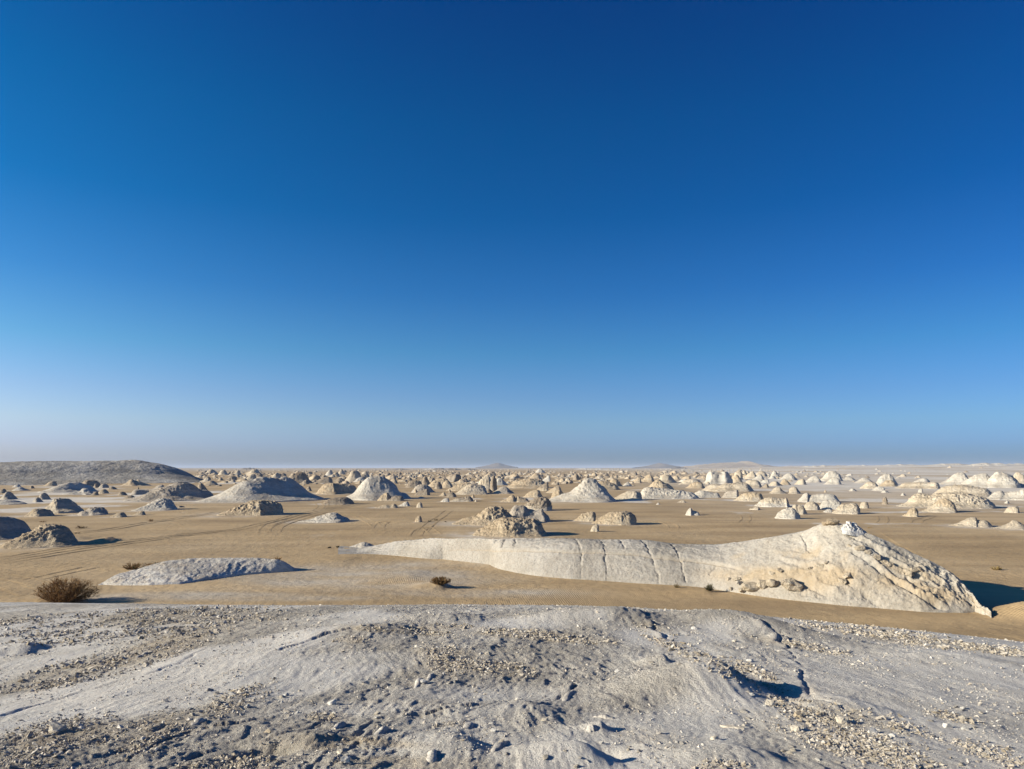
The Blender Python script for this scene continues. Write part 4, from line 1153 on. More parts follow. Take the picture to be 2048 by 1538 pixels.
K(5, [(690, 532), (760, 480), (850, 440), (930, 440), (950, 480), (990, 537)], 552, 'brown stacked rock of pink and dark layers behind the pinkish low rock', 'B', 'b', 1.4, strata=2)
K(5, [(885, 427), (960, 370), (1030, 330), (1070, 340), (1075, 432)], 447, 'buff rock with an upright dark knob on its right end', 'D', 'b', 1.4, None or 0.36, None, 'd')
K(5, [(1050, 472), (1150, 400), (1230, 375), (1270, 410), (1280, 442)], 482, 'buff rounded rock between the upright dark knob and the white pyramid', 'D', 'b', 1.3)
K(5, [(1110, 565), (1150, 480), (1230, 440), (1280, 450), (1310, 500), (1340, 527)], 582, 'brown craggy rock leaning against the left foot of the white pyramid', 'B', 'b', 1.5)
K(5, [(1060, 590), (1200, 560), (1340, 495), (1500, 400), (1620, 310), (1680, 257), (1740, 248), (1800, 268), (1860, 310), (1960, 395), (2050, 500), (2145, 592)], 625, 'big white pyramid with a notched dark top and shaded right flank', 'C', 'w', 0.55, 0.40, None, None, 'rock_mound', 'rock mound', yaw=8)
K(5, [(420, 380), (560, 310), (700, 270), (830, 260), (940, 280), (1000, 310), (1070, 340)], 402, 'wide buff table rock with a dark craggy right end', 'D', 'b', 1.4, 0.34)
K(5, [(950, 295), (1040, 240), (1090, 205), (1112, 275)], 302, 'small white triangular slab behind the wide buff table rock', 'V', 'w')
K(5, [(750, 260), (830, 190), (890, 165), (930, 200), (980, 250)], 268, 'buff even-sided cone behind the wide buff table rock', 'C', 'b')
K(5, [(870, 145), (920, 105), (970, 105), (1040, 155)], 163, 'pinkish white far hump standing out above the boulder field', 'V', 'w')
K(5, [(1460, 275), (1490, 200), (1530, 185), (1590, 245)], 278, 'dark leaning block left of the summit of the white pyramid', 'B', 'd')
K(5, [(1285, 285), (1320, 235), (1360, 288)], 292, 'small dark spike left of the dark leaning block', 'C', 'd')
K(5, [(1125, 343), (1180, 300), (1215, 343)], 347, 'small lone cone on sand left of the white pyramid', 'C', 'b')
K(5, [(1450, 928), (1560, 860), (1620, 815), (1740, 785), (1805, 800), (1817, 900), (1822, 922)], 932, 'buff rock wedge with a sheer right end, left of the long rough boulder', 'B', 'b', 1.4, 0.34, knob=1.2)
K(6, [(-105, 962), (0, 880), (120, 810), (250, 780), (420, 782), (500, 808), (552, 860), (572, 950)], 985, 'long rough rounded boulder casting a thin shadow towards a curved tyre track', 'B', 'b', 1.3, 0.36, strata=1.5, under=0.12)
K(9, [(1833, 782), (1850, 732), (1890, 715), (1912, 732), (1898, 782)], 790, 'small leaning pale stone post in front of the long rough rounded boulder', 'B', 'p', 0.9, 0.45, name='standing_stone', cat='standing stone')

# --- right of the pyramid
K(6, [(1353, 825), (1360, 780), (1400, 735), (1435, 720), (1465, 755), (1540, 775), (1562, 800), (1550, 830)], 832, 'white tooth-shaped block alone on open sand', 'B', 'w', 0.9, 0.45)
K(6, [(210, 575), (320, 510), (420, 465), (520, 450), (590, 455), (642, 490), (662, 588)], 592, 'white block with a square dark shaded front, right of the white pyramid', 'B', 'p', 1.1, 0.3)
K(6, [(540, 475), (750, 390), (850, 310), (930, 265), (1000, 310), (1080, 350), (1170, 415)], 440, 'buff broad cone rising behind a long white bank', 'C', 'b', 1.0, 0.4)
K(6, [(590, 485), (680, 425), (800, 390), (1000, 418), (1200, 440), (1400, 470), (1500, 520), (1565, 555)], 577, 'long low white bank in front of the buff broad cone', 'D', 'w', 1.1, 0.26)
K(6, [(1420, 465), (1560, 445), (1700, 460), (1780, 480), (1860, 490), (1895, 548)], 557, 'white drooping rock right of the long low white bank', 'D', 'w', 0.9)
K(7, [(38, 545), (100, 470), (200, 440), (280, 440), (303, 545)], 562, 'grey rounded boulder with a dark side, next to the white drooping rock', 'B', 'g', 0.7, 0.4)
K(6, [(1610, 445), (1700, 370), (1780, 345), (1880, 345), (1930, 370), (1948, 435)], 447, 'buff flat-topped rock with dark right edge above the white drooping rock', 'B', 'p', 1.2, None or 0.34)
K(6, [(1350, 403), (1430, 340), (1520, 310), (1600, 320), (1640, 370), (1670, 403)], 408, 'buff humped rock with a dark notch, left of the buff flat-topped rock', 'D', 'b', 1.2)
K(6, [(1260, 335), (1330, 285), (1450, 260), (1560, 280), (1595, 315)], 347, 'low pale buff mesa behind the buff humped rock', 'B', 'p')
K(6, [(120, 310), (180, 265), (260, 260), (300, 300), (340, 350), (375, 373)], 377, 'buff rock with steep dark right side, behind the shoulder of the white pyramid', 'D', 'b')
K(6, [(-130, 365), (0, 300), (120, 312), (230, 345), (290, 390), (325, 427)], 432, 'brown rounded rock touching the right flank of the white pyramid', 'D', 'b', 1.2)
K(6, [(350, 365), (430, 310), (460, 320), (515, 358)], 372, 'small bright white wedge on sand right of the brown rounded rock', 'C', 'w')
K(6, [(470, 310), (560, 270), (620, 230), (655, 310)], 322, 'small buff cone with dark tip above the small white wedge', 'C', 'b')
K(6, [(620, 280), (720, 230), (790, 180), (860, 265)], 300, 'buff sharp cone with a spike, left of the buff broad cone', 'C', 'b')
K(6, [(890, 280), (960, 215), (1010, 190), (1080, 200), (1130, 240), (1210, 305)], 318, 'pale hump far behind the top of the buff broad cone', 'D', 'p', 1.2)
K(6, [(1660, 225), (1720, 165), (1800, 150), (1880, 160), (1960, 145), (2010, 160), (2055, 240), (2095, 285)], 335, 'large white craggy rock with a dark hole and reddish crest', 'B', 'w', 1.4, 0.4)
K(6, [(1210, 630), (1290, 595), (1330, 600), (1360, 630)], 636, 'tiny sandy cone on sand before the long white bank, larger of two', 'C', 'p', 0.6)
K(6, [(885, 654), (920, 632), (945, 656)], 660, 'tiny white pimple of rock on open sand, smaller of two', 'C', 'w', 0.6)
K(7, [(215, 255), (240, 170), (290, 145), (340, 160), (365, 225)], 272, 'round-topped craggy pale rock, right neighbour of the white rock with the hole', 'B', 'p', 1.4, 0.45)
K(7, [(325, 165), (380, 126), (445, 180)], 203, 'far pale rounded hill behind the round-topped craggy rock', 'D', 'p')
K(7, [(390, 248), (460, 170), (520, 133), (560, 190), (600, 225)], 257, 'pale cone with orange-brown tip', 'C', 'p')
K(7, [(530, 190), (600, 150), (690, 143), (755, 215)], 222, 'pale two-stepped hill with shaded right slope, behind a white cone', 'V', 'p')
K(7, [(500, 275), (580, 220), (640, 185), (710, 268)], 282, 'clean white cone in front of the two-stepped hill', 'C', 'w', 0.6)
K(7, [(790, 180), (850, 128), (900, 170), (960, 230)], 237, 'white crinkled cone with a sharp shadow, alone on the pale plain', 'C', 'w', 1.2)
K(7, [(920, 273), (1020, 200), (1080, 170), (1130, 183), (1220, 264)], 277, 'broad white cone with a little dark knob near its top', 'C', 'w')
K(7, [(750, 255), (830, 208), (900, 245)], 258, 'low white heap between the crinkled cone and the broad cone', 'D', 'w')
K(7, [(-150, 410), (50, 340), (200, 330), (350, 325), (430, 335), (480, 380), (545, 452)], 457, 'large buff whaleback rock with dark blunt right end below the white rock with the hole', 'D', 'p', 1.2, 0.34)
K(7, [(300, 315), (450, 280), (590, 288), (640, 340), (675, 373)], 397, 'pale smooth rock right behind the large buff whaleback rock', 'D', 'p', 0.9)
K(7, [(640, 402), (680, 370), (740, 335), (780, 370)], 400, 'small white stone and dark wedge in front of the pale smooth rock', 'D', 'd')
K(7, [(760, 355), (820, 310), (900, 300), (950, 340), (1000, 363)], 367, 'small buff block with dark shadow, left one of a close pair', 'B', 'p', 1.2)
K(7, [(940, 345), (980, 280), (1040, 273), (1125, 353)], 357, 'small buff block with craggy top, right one of a close pair', 'V', 'b', 1.2)
K(7, [(1180, 343), (1240, 280), (1320, 268), (1365, 315)], 347, 'pale buff block with brown face standing on the pale plain', 'B', 'p', 1.2)
K(7, [(770, 475), (860, 400), (930, 383), (970, 420), (1070, 465)], 492, 'pale cone with a dark flat slab jutting to the right', 'C', 'p', 0.9)
K(7, [(1070, 483), (1100, 410), (1180, 383), (1230, 430), (1280, 487)], 492, 'pale steep rock with black shaded right side, next to the jutting slab', 'V', 'p', 1.1, 0.45)
K(7, [(1340, 303), (1420, 240), (1490, 208), (1540, 223), (1600, 275)], 313, 'white gentle cone left of the tallest white cone', 'C', 'w', 0.8)
K(7, [(1580, 245), (1680, 168), (1740, 128), (1820, 148), (1880, 198), (1940, 248)], 292, 'tallest white cone with a buff streaked right side, on the pale plain', 'C', 'w', 1.0, 0.45)
K(7, [(1640, 325), (1740, 260), (1830, 238), (1880, 270), (1920, 303)], 347, 'white crumpled rock in front of the tallest white cone', 'V', 'w', 1.3)
K(7, [(225, 592), (310, 530), (370, 490), (500, 478), (630, 490), (672, 560), (668, 602)], 612, 'long buff slab with a crenellated top edge', 'B', 'p', 1.2, 0.30, None, 'b')
K(7, [(560, 668), (680, 580), (800, 558), (1000, 573), (1050, 568), (1083, 640), (1095, 672)], 692, 'pale flat-topped rock with pitted dark rim, in front of the crenellated slab', 'B', 'w', 1.2, 0.30, None, 'p')
K(7, [(1230, 583), (1310, 510), (1375, 478), (1410, 513), (1560, 498), (1700, 493), (1790, 510), (1850, 560), (1885, 603)], 622, 'long smooth white rock with a little peak at its left end', 'D', 'w', 0.5, 0.28)
K(7, [(1560, 703), (1630, 612), (1720, 590), (1830, 600), (1900, 635), (1925, 655)], 732, 'smooth white wedge ending in a dark crumbled nose', 'D', 'w', 0.8, 0.32)
K(7, [(1300, 693), (1370, 640), (1460, 620), (1530, 650), (1580, 723)], 742, 'buff dome-like rock with a vertical crack, left of the smooth white wedge', 'D', 'p', 1.0, 0.4)
K(7, [(1112, 725), (1160, 680), (1240, 673), (1310, 688), (1362, 770), (1368, 803)], 812, 'banded buff boulder with layered front, behind the nearest white boulder', 'B', 'p', 1.3, 0.36, strata=2)
K(7, [(882, 842), (930, 790), (1040, 730), (1150, 723), (1210, 780), (1255, 840), (1258, 882)], 888, 'nearest white boulder of the right-hand cluster, with brown broken end', 'D', 'w', 1.3, 0.36)
K(7, [(470, 730), (560, 700), (600, 698), (640, 730)], 737, 'pinkish low swelling of sand-coloured rock in front of the flat-topped rock', 'D', 'p', 0.3)
K(7, [(1630, 775), (1690, 735), (1740, 738), (1780, 772)], 777, 'tiny pale cone between the smooth white wedge and the knob-ended boulder', 'C', 'w')
K(7, [(1635, 467), (1660, 428), (1678, 462)], 470, 'tiny upright stone on the pale flat above the long smooth white rock', 'V', 'b', depth=0.5)
K(8, [(-70, 545), (0, 480), (80, 468), (170, 463), (212, 510), (222, 562)], 567, 'pale boulder with a dark knobbly right end and a thin shadow', 'D', 'p', 1.3, 0.34)
K(8, [(215, 502), (240, 445), (300, 443), (322, 502)], 512, 'small cream block just right of the knob-ended boulder', 'B', 'p', 0.7, 0.42)
K(8, [(468, 460), (480, 400), (510, 383), (530, 420), (526, 460)], 466, 'reddish brown egg-shaped stone standing upright on pale flat ground', 'D', 'd', 0.5, 0.5, name='standing_stone', cat='standing stone')
K(8, [(675, 368), (700, 338), (742, 362)], 370, 'small white lump on brown sand left of a pair of stones', 'D', 'w', depth=0.45)
K(8, [(866, 333), (880, 300), (910, 293), (924, 332)], 337, 'pair of small white stones side by side on brown sand', 'V', 'w', depth=0.45)
K(8, [(685, 597), (750, 565), (780, 520), (830, 508), (865, 540), (872, 582)], 599, 'small mushroom-like boulder with a sand tail, alone in front of the wide pitted mesa', 'D', 'b', 1.4, 0.42, under=0.15, strata=1.8)
K(8, [(930, 543), (1020, 480), (1100, 420), (1180, 403), (1230, 430), (1280, 480), (1303, 547)], 557, 'sloping smooth cream rock with a pitted dark end, against the wide pitted mesa', 'V', 'p', 0.9, 0.36, None, 'b')
K(8, [(690, 468), (800, 390), (860, 355), (1000, 362), (1100, 352), (1250, 345), (1400, 355), (1600, 390), (1680, 440), (1735, 508)], 512, 'wide pitted cream mesa, the broadest rock of the right side', 'B', 'p', 1.3, 0.26, None, None, 'rock_mound', 'rock mound', knob=1.2)
K(8, [(1030, 358), (1120, 290), (1220, 260), (1350, 250), (1500, 270), (1600, 290), (1660, 320), (1715, 358)], 382, 'broad cream dome rising behind the wide pitted mesa', 'D', 'p', 0.9, 0.3, None, None, 'rock_mound', 'rock mound')
K(8, [(645, 282), (700, 235), (820, 222), (950, 225), (1080, 223), (1110, 270), (1133, 283)], 292, 'long flat cream slab with a dark right end on the pale plain', 'B', 'p', 0.9, 0.26)
K(8, [(800, 205), (900, 180), (960, 178), (1015, 213)], 227, 'pale low hump with a small grey cap behind the long flat slab', 'D', 'w', 0.8)
K(8, [(390, 205), (440, 170), (520, 128), (580, 150), (650, 205)], 252, 'white pyramid with fluted sides left of the long flat slab', 'C', 'w', 1.0, 0.42)
K(8, [(430, 255), (520, 200), (590, 208), (650, 262)], 267, 'buff broken apron rock in front of the fluted white pyramid', 'V', 'b', 1.3)
K(8, [(160, 225), (270, 170), (390, 220)], 232, 'white flat cone left of the fluted white pyramid', 'C', 'w', 0.7)
K(8, [(225, 275), (310, 220), (390, 228), (440, 275)], 292, 'buff sloping rock with dark right face below the white flat cone', 'D', 'p', 1.1)
K(8, [(350, 313), (420, 268), (480, 273), (500, 313)], 317, 'small white ragged block in front of the buff sloping rock', 'V', 'w', 1.4)
K(8, [(455, 332), (500, 308), (555, 328)], 337, 'low white chip lying by the small white ragged block', 'D', 'w')
K(8, [(1120, 240), (1220, 170), (1300, 120), (1370, 108), (1410, 150), (1450, 195)], 245, 'white peaked hill with brown shaded right top, first of four white peaks', 'C', 'w', 0.9, 0.42)
K(8, [(1300, 265), (1440, 180), (1540, 130), (1610, 123), (1660, 160), (1730, 225)], 277, 'white peaked hill with a rounded summit, second of four white peaks', 'V', 'w', 0.9, 0.4)
K(8, [(1590, 273), (1680, 160), (1740, 108), (1820, 113), (1900, 150), (1960, 200), (2010, 225)], 282, 'white peaked hill with a flat summit, third of four white peaks', 'V', 'w', 1.0, 0.42)
K(8, [(1890, 190), (1960, 108), (2040, 150), (2090, 190)], 235, 'buff white peaked hill at the picture edge, last of four white peaks', 'C', 'p', 1.0)
K(8, [(1920, 263), (2000, 230), (2120, 215)], 277, 'low white bank at the picture edge below the last white peak', 'D', 'w', 0.8)
K(8, [(1640, 390), (1720, 340), (1790, 318), (1830, 340), (1900, 330), (2000, 310), (2060, 300), (2130, 330)], 417, 'white rock bank with a small brown cap, right of the broad cream dome', 'V', 'w', 1.0, 0.3)
K(8, [(1826, 558), (1860, 505), (1930, 488), (1980, 498), (1994, 562)], 568, 'cream square block near the picture edge on sand', 'B', 'p', 1.1, 0.4)
K(8, [(1205, 710), (1340, 655), (1430, 620), (1510, 613), (1530, 640), (1620, 648), (1710, 685)], 722, 'low cream rock with sandy slopes and a dark ledge, nearest on the right', 'D', 'p', 0.8, 0.26)
K(8, [(1680, 705), (1840, 690), (1930, 638), (2000, 668), (2110, 735)], 752, 'low cream cone with sandy slopes at the picture edge, nearest on the right', 'C', 'p', 0.8, 0.3)
K(8, [(1830, 447), (1860, 423), (1886, 443)], 450, 'tiny white stone on pale ground at the right of the wide pitted mesa', 'D', 'w', depth=0.45)
K(8, [(95, 317), (140, 288), (195, 308)], 320, 'small white dome on brown sand below the white flat cone', 'D', 'w', 0.5, 0.45)

# pale chalk dust and sand aprons washed out round the foot of each rock
apr = np.zeros(len(GX))
for (ax_, ay_, aw_) in PLACED:
    k_ = np.nonzero((np.abs(GX - ax_) < aw_ * 4) & (np.abs(GY - ay_) < aw_ * 4))[0]
    if len(k_):
        dd_ = np.hypot((GX[k_] - ax_ + 0.25 * aw_) / (1.35 * aw_), (GY[k_] - ay_) / (1.25 * aw_))
        apr[k_] = np.maximum(apr[k_], 0.75 * np.exp(-(dd_ / 1.05) ** 4) * np.clip(0.7 + 0.9 * fbm(GX[k_] / (0.6 * aw_ + .5), GY[k_] / (0.9 * aw_ + .5), 3.9, 3), 0, 1))
ground.data.attributes['chalk'].data.foreach_set('value', np.clip(np.maximum(chalk, apr), 0, 1).astype(np.float32))

# ------------------------------------------------------------------ the crowd of far boulders
FB = {}
for ti in 'pbdw':
    for k, kd in enumerate('DCVB'):
        t = np.array([-1, -.6, -.2, .15, .5, .8, 1.0])
        zt = {'D': [0, .3, .65, .95, 1, .85, 0], 'C': [0, .22, .5, .9, .8, .25, 0], 'V': [0, .2, .45, .85, 1, .6, 0], 'B': [0, .35, .75, .95, 1, .95, 0]}[kd]
        zt = np.array(zt) * (0.72 if kd in 'CV' else 0.6)
        V, w = loft(t * 1.0, zt, 0.75, kd, 24, 15, 3.1 * k + ord(ti), 1.5, 1.0, 1.6)
        FB[ti + kd] = (V.reshape(-1, 3), grid_faces(24, 15))
FMESH = {}


def far_spot():
    while True:
        px = rng.uniform(385, 2060)
        u = rng.random()
        py = 937.8 + 34 * u ** 2.0
        dens = 1.0 if px < 1560 else (0.30 if px < 1700 else 0.10)
        if 1000 < px < 1480: dens = 1.0
        if px < 700: dens = 0.75
        if py > 958: dens *= 0.35
        if px > 1480 and py < 941: dens *= 0.25
        if rng.random() < dens:
            return px, py


far = []
tries = 0
while len(far) < 3000 and tries < 24000:
    tries += 1
    px, py = far_spot()
    x, y = ground_at(px, py)
    x, y = float(x), float(y)
    w = float(np.clip(rng.lognormal(0.62, 0.48), 0.9, 6.0))
    if y < 350: w *= 0.6
    ok = all((x - a) ** 2 + ((y - b) * 0.45) ** 2 > (c * 0.9 + w * 0.8) ** 2 for a, b, c in PLACED)
    if ok:
        far.append((x, y, w, px, py))
far.sort(key=lambda t: -t[2] / t[1])
N_IND = 300 - len(PLACED) - 2
FG = 'far boulders crowding the plain below the horizon'
ADJ = {'p': 'pale', 'b': 'buff', 'd': 'dark brown', 'w': 'white'}
SHP = {'D': 'rounded', 'C': 'cone-shaped', 'V': 'humped', 'B': 'blocky'}


FAR_MARKS = [(430, 'beyond the end of the chalk hill'), (505, 'behind the white slope of the blue shaded mound'), (585, 'over the middle of the blue shaded mound'),
             (640, 'beyond the right shoulder of the blue shaded mound'), (690, 'beyond the flat-topped brown mesa'), (745, 'behind the tall pale creased rock'), (800, 'beyond the tall smooth white mound'),
             (860, 'beyond the dark angular block'), (915, 'beyond the long buff bumpy rock'), (960, 'beyond the touching cones'), (1005, 'beyond the split white rock'), (1060, 'beyond the wide buff table rock'),
             (1115, 'between the table rock and the white pyramid'), (1175, 'above the summit of the white pyramid'), (1235, 'behind the right shoulder of the white pyramid'), (1290, 'beyond the small buff cone'),
             (1335, 'beyond the buff broad cone'), (1385, 'beyond the buff humped rock'), (1440, 'left of the white rock with the hole'), (1500, 'near the cone with orange-brown tip'), (1560, 'by the white crinkled cone'),
             (1650, 'by the tallest white cone'), (1780, 'by the fluted white pyramid'), (1950, 'near the four white peaks')]


def far_where(px):
    return min(FAR_MARKS, key=lambda t: abs(t[0] - px))[1]


SV_, SF_, off = {t: [] for t in 'pbdw'}, {t: [] for t in 'pbdw'}, {t: 0 for t in 'pbdw'}
for i, (x, y, w, px, py) in enumerate(far):
    pr = [0.20, 0.42, 0.34, 0.04] if px < 1000 else ([0.28, 0.48, 0.20, 0.04] if px < 1500 else [0.45, 0.12, 0.05, 0.38])
    ti = str(rng.choice(list('pbdw'), p=pr))
    kd = str(rng.choice(list('DCVB'), p=[0.30, 0.22, 0.28, 0.20]))
    rz = float(rng.normal(0, 0.35)); hs = float(rng.uniform(0.5, 1.15))
    key = ti + kd
    z0 = float(ground_z(np.array([x]), np.array([y]))[0])
    if i < N_IND:
        V, fc = FB[key]
        if key not in FMESH:
            o = link_mesh('boulder', V, fc, TONE[ti]); FMESH[key] = o
        else:
            o = FMESH[key].copy(); COL.objects.link(o)
        o.location = (x, y, z0 - 0.05)
        o.scale = (w, w, w * hs)
        o.rotation_euler = (0, 0, rz)
        rel = w * F / y
        sz = 'large' if rel > 11 else ('mid-sized' if rel > 8.0 else ('small' if rel > 6.2 else 'tiny'))
        tag(o, f'far {sz} {ADJ[ti]} {SHP[kd]} boulder {far_where(px)}', 'boulder', FG)
    else:
        V, fc = FB[key]
        # coarser copy for the farthest: every second station
        Vg = V.reshape(24, 15, 3)[np.ix_([0, 3, 6, 9, 12, 14, 16, 18, 20, 23], [0, 2, 5, 7, 9, 12, 14])]
        c_, s_ = math.cos(rz), math.sin(rz)
        Vg = Vg.reshape(-1, 3) * np.array([w, w, w * hs])
        Vr = np.stack([Vg[:, 0] * c_ - Vg[:, 1] * s_ + x, Vg[:, 0] * s_ + Vg[:, 1] * c_ + y, Vg[:, 2] + z0 - 0.05], 1)
        SV_[ti].append(Vr); SF_[ti].append(grid_faces(10, 7) + off[ti]); off[ti] += len(Vr)
for ti in 'pbdw':
    if SV_[ti]:
        o = link_mesh('far_boulders', np.concatenate(SV_[ti]), np.concatenate(SF_[ti]), TONE[ti])
        tag(o, f'countless tiny {ADJ[ti]} boulders speckling the plain just under the horizon', 'boulders', kind='stuff')

# ------------------------------------------------------------------ rubble and loose stones on the mound
def in_view_sample(n):
    a = np.radians(rng.uniform(-42, 42, n))
    r = np.exp(rng.uniform(math.log(3.6), math.log(21), n))
    return r * np.sin(a), r * np.cos(a)


def pebble_protos():
    out = []
    for k in range(10):
        g = np.random.default_rng(50 + k)
        v = np.array([[1, 0, 0], [-1, 0, 0], [0, 1, 0], [0, -1, 0], [0, 0, 1], [0, 0, -1]], float)
        v = v * g.uniform(0.65, 1.25, (6, 1)) + g.normal(0, 0.22, (6, 3))
        v *= np.array([1.0, g.uniform(0.55, 0.9), g.uniform(0.35, 0.6)])
        out.append(v)
    return np.array(out)


PF = np.array([(0, 2, 4), (2, 1, 4), (1, 3, 4), (3, 0, 4), (2, 0, 5), (1, 2, 5), (3, 1, 5), (0, 3, 5)])
PROT = pebble_protos()
m = Mat('chalk_rubble', 0.95)
c = m.ramp(m.attr('tint'), [(0.0, (0.26, 0.215, 0.155)), (0.35, (0.37, 0.322, 0.258)), (0.65, (0.46, 0.415, 0.355)), (1.0, (0.58, 0.545, 0.49))])
c = m.mix(1.0, c, m.ramp(m.noise(60, 4, 0.7), [(0.3, 0.8), (0.7, 1.1)]), 'MULTIPLY')
m.color(c)
RUBM = m.m


def scatter(n, mask_fn, s_mu, s_sig, s_lo, s_hi, tint_lo, tint_hi, name, label):
    x, y = in_view_sample(n)
    z = mound_z(x, y)
    px, py = project(x, y, z)
    p = mask_fn(px, py, x, y)
    k = rng.random(n) < p
    x, y, z = x[k], y[k], z[k]
    n = len(x)
    s = np.clip(rng.lognormal(math.log(s_mu), s_sig, n), s_lo, s_hi) * np.clip(np.hypot(x, y) / 6.5, 0.85, 2.2) * 0.5
    a = rng.uniform(0, 2 * math.pi, n)
    v = PROT[rng.integers(0, len(PROT), n)] * s[:, None, None]
    tl = rng.normal(0, 0.3, n)
    v[..., 2] += v[..., 0] * tl[:, None]
    X = v[..., 0] * np.cos(a)[:, None] - v[..., 1] * np.sin(a)[:, None] + x[:, None]
    Y = v[..., 0] * np.sin(a)[:, None] + v[..., 1] * np.cos(a)[:, None] + y[:, None]
    Z = v[..., 2] + z[:, None] + s[:, None] * 0.22
    V = np.stack([X, Y, Z], -1).reshape(-1, 3)
    Fc = (PF[None] + (np.arange(n) * 6)[:, None, None]).reshape(-1, 3)
    tint = np.repeat(np.clip(rng.normal((tint_lo + tint_hi) / 2, (tint_hi - tint_lo) / 3, n), 0, 1), 6)
    o = link_mesh(name, V, Fc, RUBM, smooth=False, attrs={'tint': tint})
    return tag(o, label, 'gravel', kind='stuff')


scatter(420000, lambda px, py, x, y: pxmask(px, py, RUBBLE) * np.clip(0.45 + 1.3 * fbm(x / 0.5, y / 0.8, 2.2, 3), 0.03, 0.95), 0.0155, 0.55, 0.007, 0.06, 0.05, 0.75, 'gravel',
        'chalk rubble gathered in patches and gullies of the pale mound')
scatter(170000, lambda px, py, x, y: 0.30 * np.clip(0.35 + 1.5 * fbm(x / 0.7, y / 1.2, 6.2, 3), 0, 1), 0.012, 0.5, 0.006, 0.045, 0.4, 0.9, 'gravel', 'small grey grit strewn thinly over the pale mound')

STONES = [  # photograph place, width px, tone, label
    (1499, 1323, 13, 'w', 'bright white cube-like stone at the edge of the rubble gully'), (1528, 1342, 9, 'w', 'white chip below the bright white cube-like stone'),
    (846, 1366, 12, 'w', 'white stone lying in the crook of two raised veins'), (988, 1463, 12, 'w', 'white stone alone on grey crust near the bottom edge'),
    (1090, 1442, 14, 'p', 'flat cream stone on the crust below the polished patch'), (665, 1408, 16, 'w', 'grey white stone with a sharp shadow beside the polished hollow'),
    (1000, 1293, 11, 'g', 'grey stone on the upper crust above a rubble patch'), (1235, 1344, 10, 'w', 'small white stone at the top of the smooth buff slope'),
    (1540, 1410, 17, 'p', 'pale slab lying at the foot of the shaded knob'), (1596, 1434, 16, 'd', 'dark angular stone at the head of the big rubble field'),
    (1745, 1466, 16, 'w', 'white stone on the upper rim of the big rubble field'), (1785, 1474, 12, 'w', 'white chip right of the white stone on the rubble rim'),
    (1468, 1456, 46, 'p', 'long cream slab edge below the shaded knob'), (1895, 1455, 15, 'w', 'bluish white stone on the smooth slab'),
    (680, 1508, 14, 'p', 'cream stone on the sandy streak near the bottom'), (1318, 1468, 12, 'g', 'flat grey stone on the dark crust, alone'),
    (240, 1456, 11, 'w', 'pale stone on the long crest near a yellowish lump'), (112, 1463, 24, 'p', 'yellowish crumbling lump on the long crest'),
    (535, 1466, 12, 'b', 'round tan stone above the dark hollow'), (600, 1512, 14, 'p', 'pale chip right of the dark hollow'),
    (690, 1525, 18, 'w', 'flat white flake at the bottom edge'), (1590, 1462, 18, 'p', 'pale wedge stone inside the rubble below the dark angular stone'),
    (1430, 1478, 15, 'p', 'small buff stone under the long cream slab'), (1685, 1445, 20, 'p', 'tan blocky stone against the edge of the smooth slab'),
    (1640, 1432, 15, 'b', 'brown blocky stone against the edge of the smooth slab'), (1380, 1290, 10, 'p', 'cream pebble-like stone in the upper gully'),
    (330, 1404, 12, 'g', 'grey blocky stone on the crest slope'), (810, 1422, 12, 'g', 'grey stone beside a small dark rosette of flakes')]
STT = {'w': rock_material('white_stone', (0.52, 0.49, 0.45), (0.62, 0.59, 0.54), (0.70, 0.67, 0.62), 0.06, 0.1, 0.0), 'p': rock_material('cream_stone', (0.44, 0.385, 0.305), (0.53, 0.475, 0.39), (0.61, 0.56, 0.48), 0.06, 0.1, 0.0),
       'g': rock_material('grey_stone', (0.36, 0.33, 0.29), (0.44, 0.405, 0.36), (0.52, 0.49, 0.44), 0.06, 0.1, 0.0), 'b': rock_material('buff_stone', (0.36, 0.29, 0.20), (0.44, 0.365, 0.265), (0.52, 0.45, 0.34), 0.06, 0.1, 0.0)}
STT['d'] = STT['b']
for k, (px, py, w, tn, lab) in enumerate(STONES):
    x, y, z = hit_mound(px, py)
    s = w / F * math.hypot(x, y)
    o = stone_mesh('loose_stone', s * 1.1, s * (0.8 if w < 30 else 0.25), s * (0.7 if w < 30 else 0.2), k * 2.7, 14, 0 if w < 16 else 1, 0.25, STT[tn])
    o.location = (x, y, z - 0.1 * s)
    o.rotation_euler = (random.uniform(-.15, .15), random.uniform(-.15, .15), random.uniform(-.5, .5))
    tag(o, lab, 'stone')
protos = [stone_mesh('loose_stone', 1.0, 0.75, 0.36 + 0.05 * k, 31 + k * 5.7, 11, 0, 0.25, STT['gwp'[k % 3]]) for k in range(6)]
nst, used = 0, set()
WHERE = [((-50, 360), (1420, 1540), 'in the rubble at the lower corner below the long crest'), ((360, 640), (1360, 1440), 'in the dark rubble cluster left of the polished hollow'),
         ((560, 760), (1425, 1460), 'in the line of rubble below the polished hollow'), ((640, 1000), (1440, 1520), 'on the flaky crust around the sandy streak'),
         ((850, 1100), (1290, 1370), 'in the rubble patch above the polished patch'), ((1270, 1480), (1255, 1345), 'in the upper rubble gully'),
         ((1480, 1640), (1340, 1440), 'in the lower rubble gully beside the smooth slab'), ((1560, 2048), (1440, 1538), 'in the big rubble field at the lower corner'),
         ((1000, 1400), (1470, 1538), 'on the dark crust near the bottom edge'), ((1860, 1990), (1415, 1450), 'in the small rubble nest on the smooth slab')]
CNT = [14, 22, 9, 13, 12, 14, 14, 26, 13, 8]
SEEN = set()
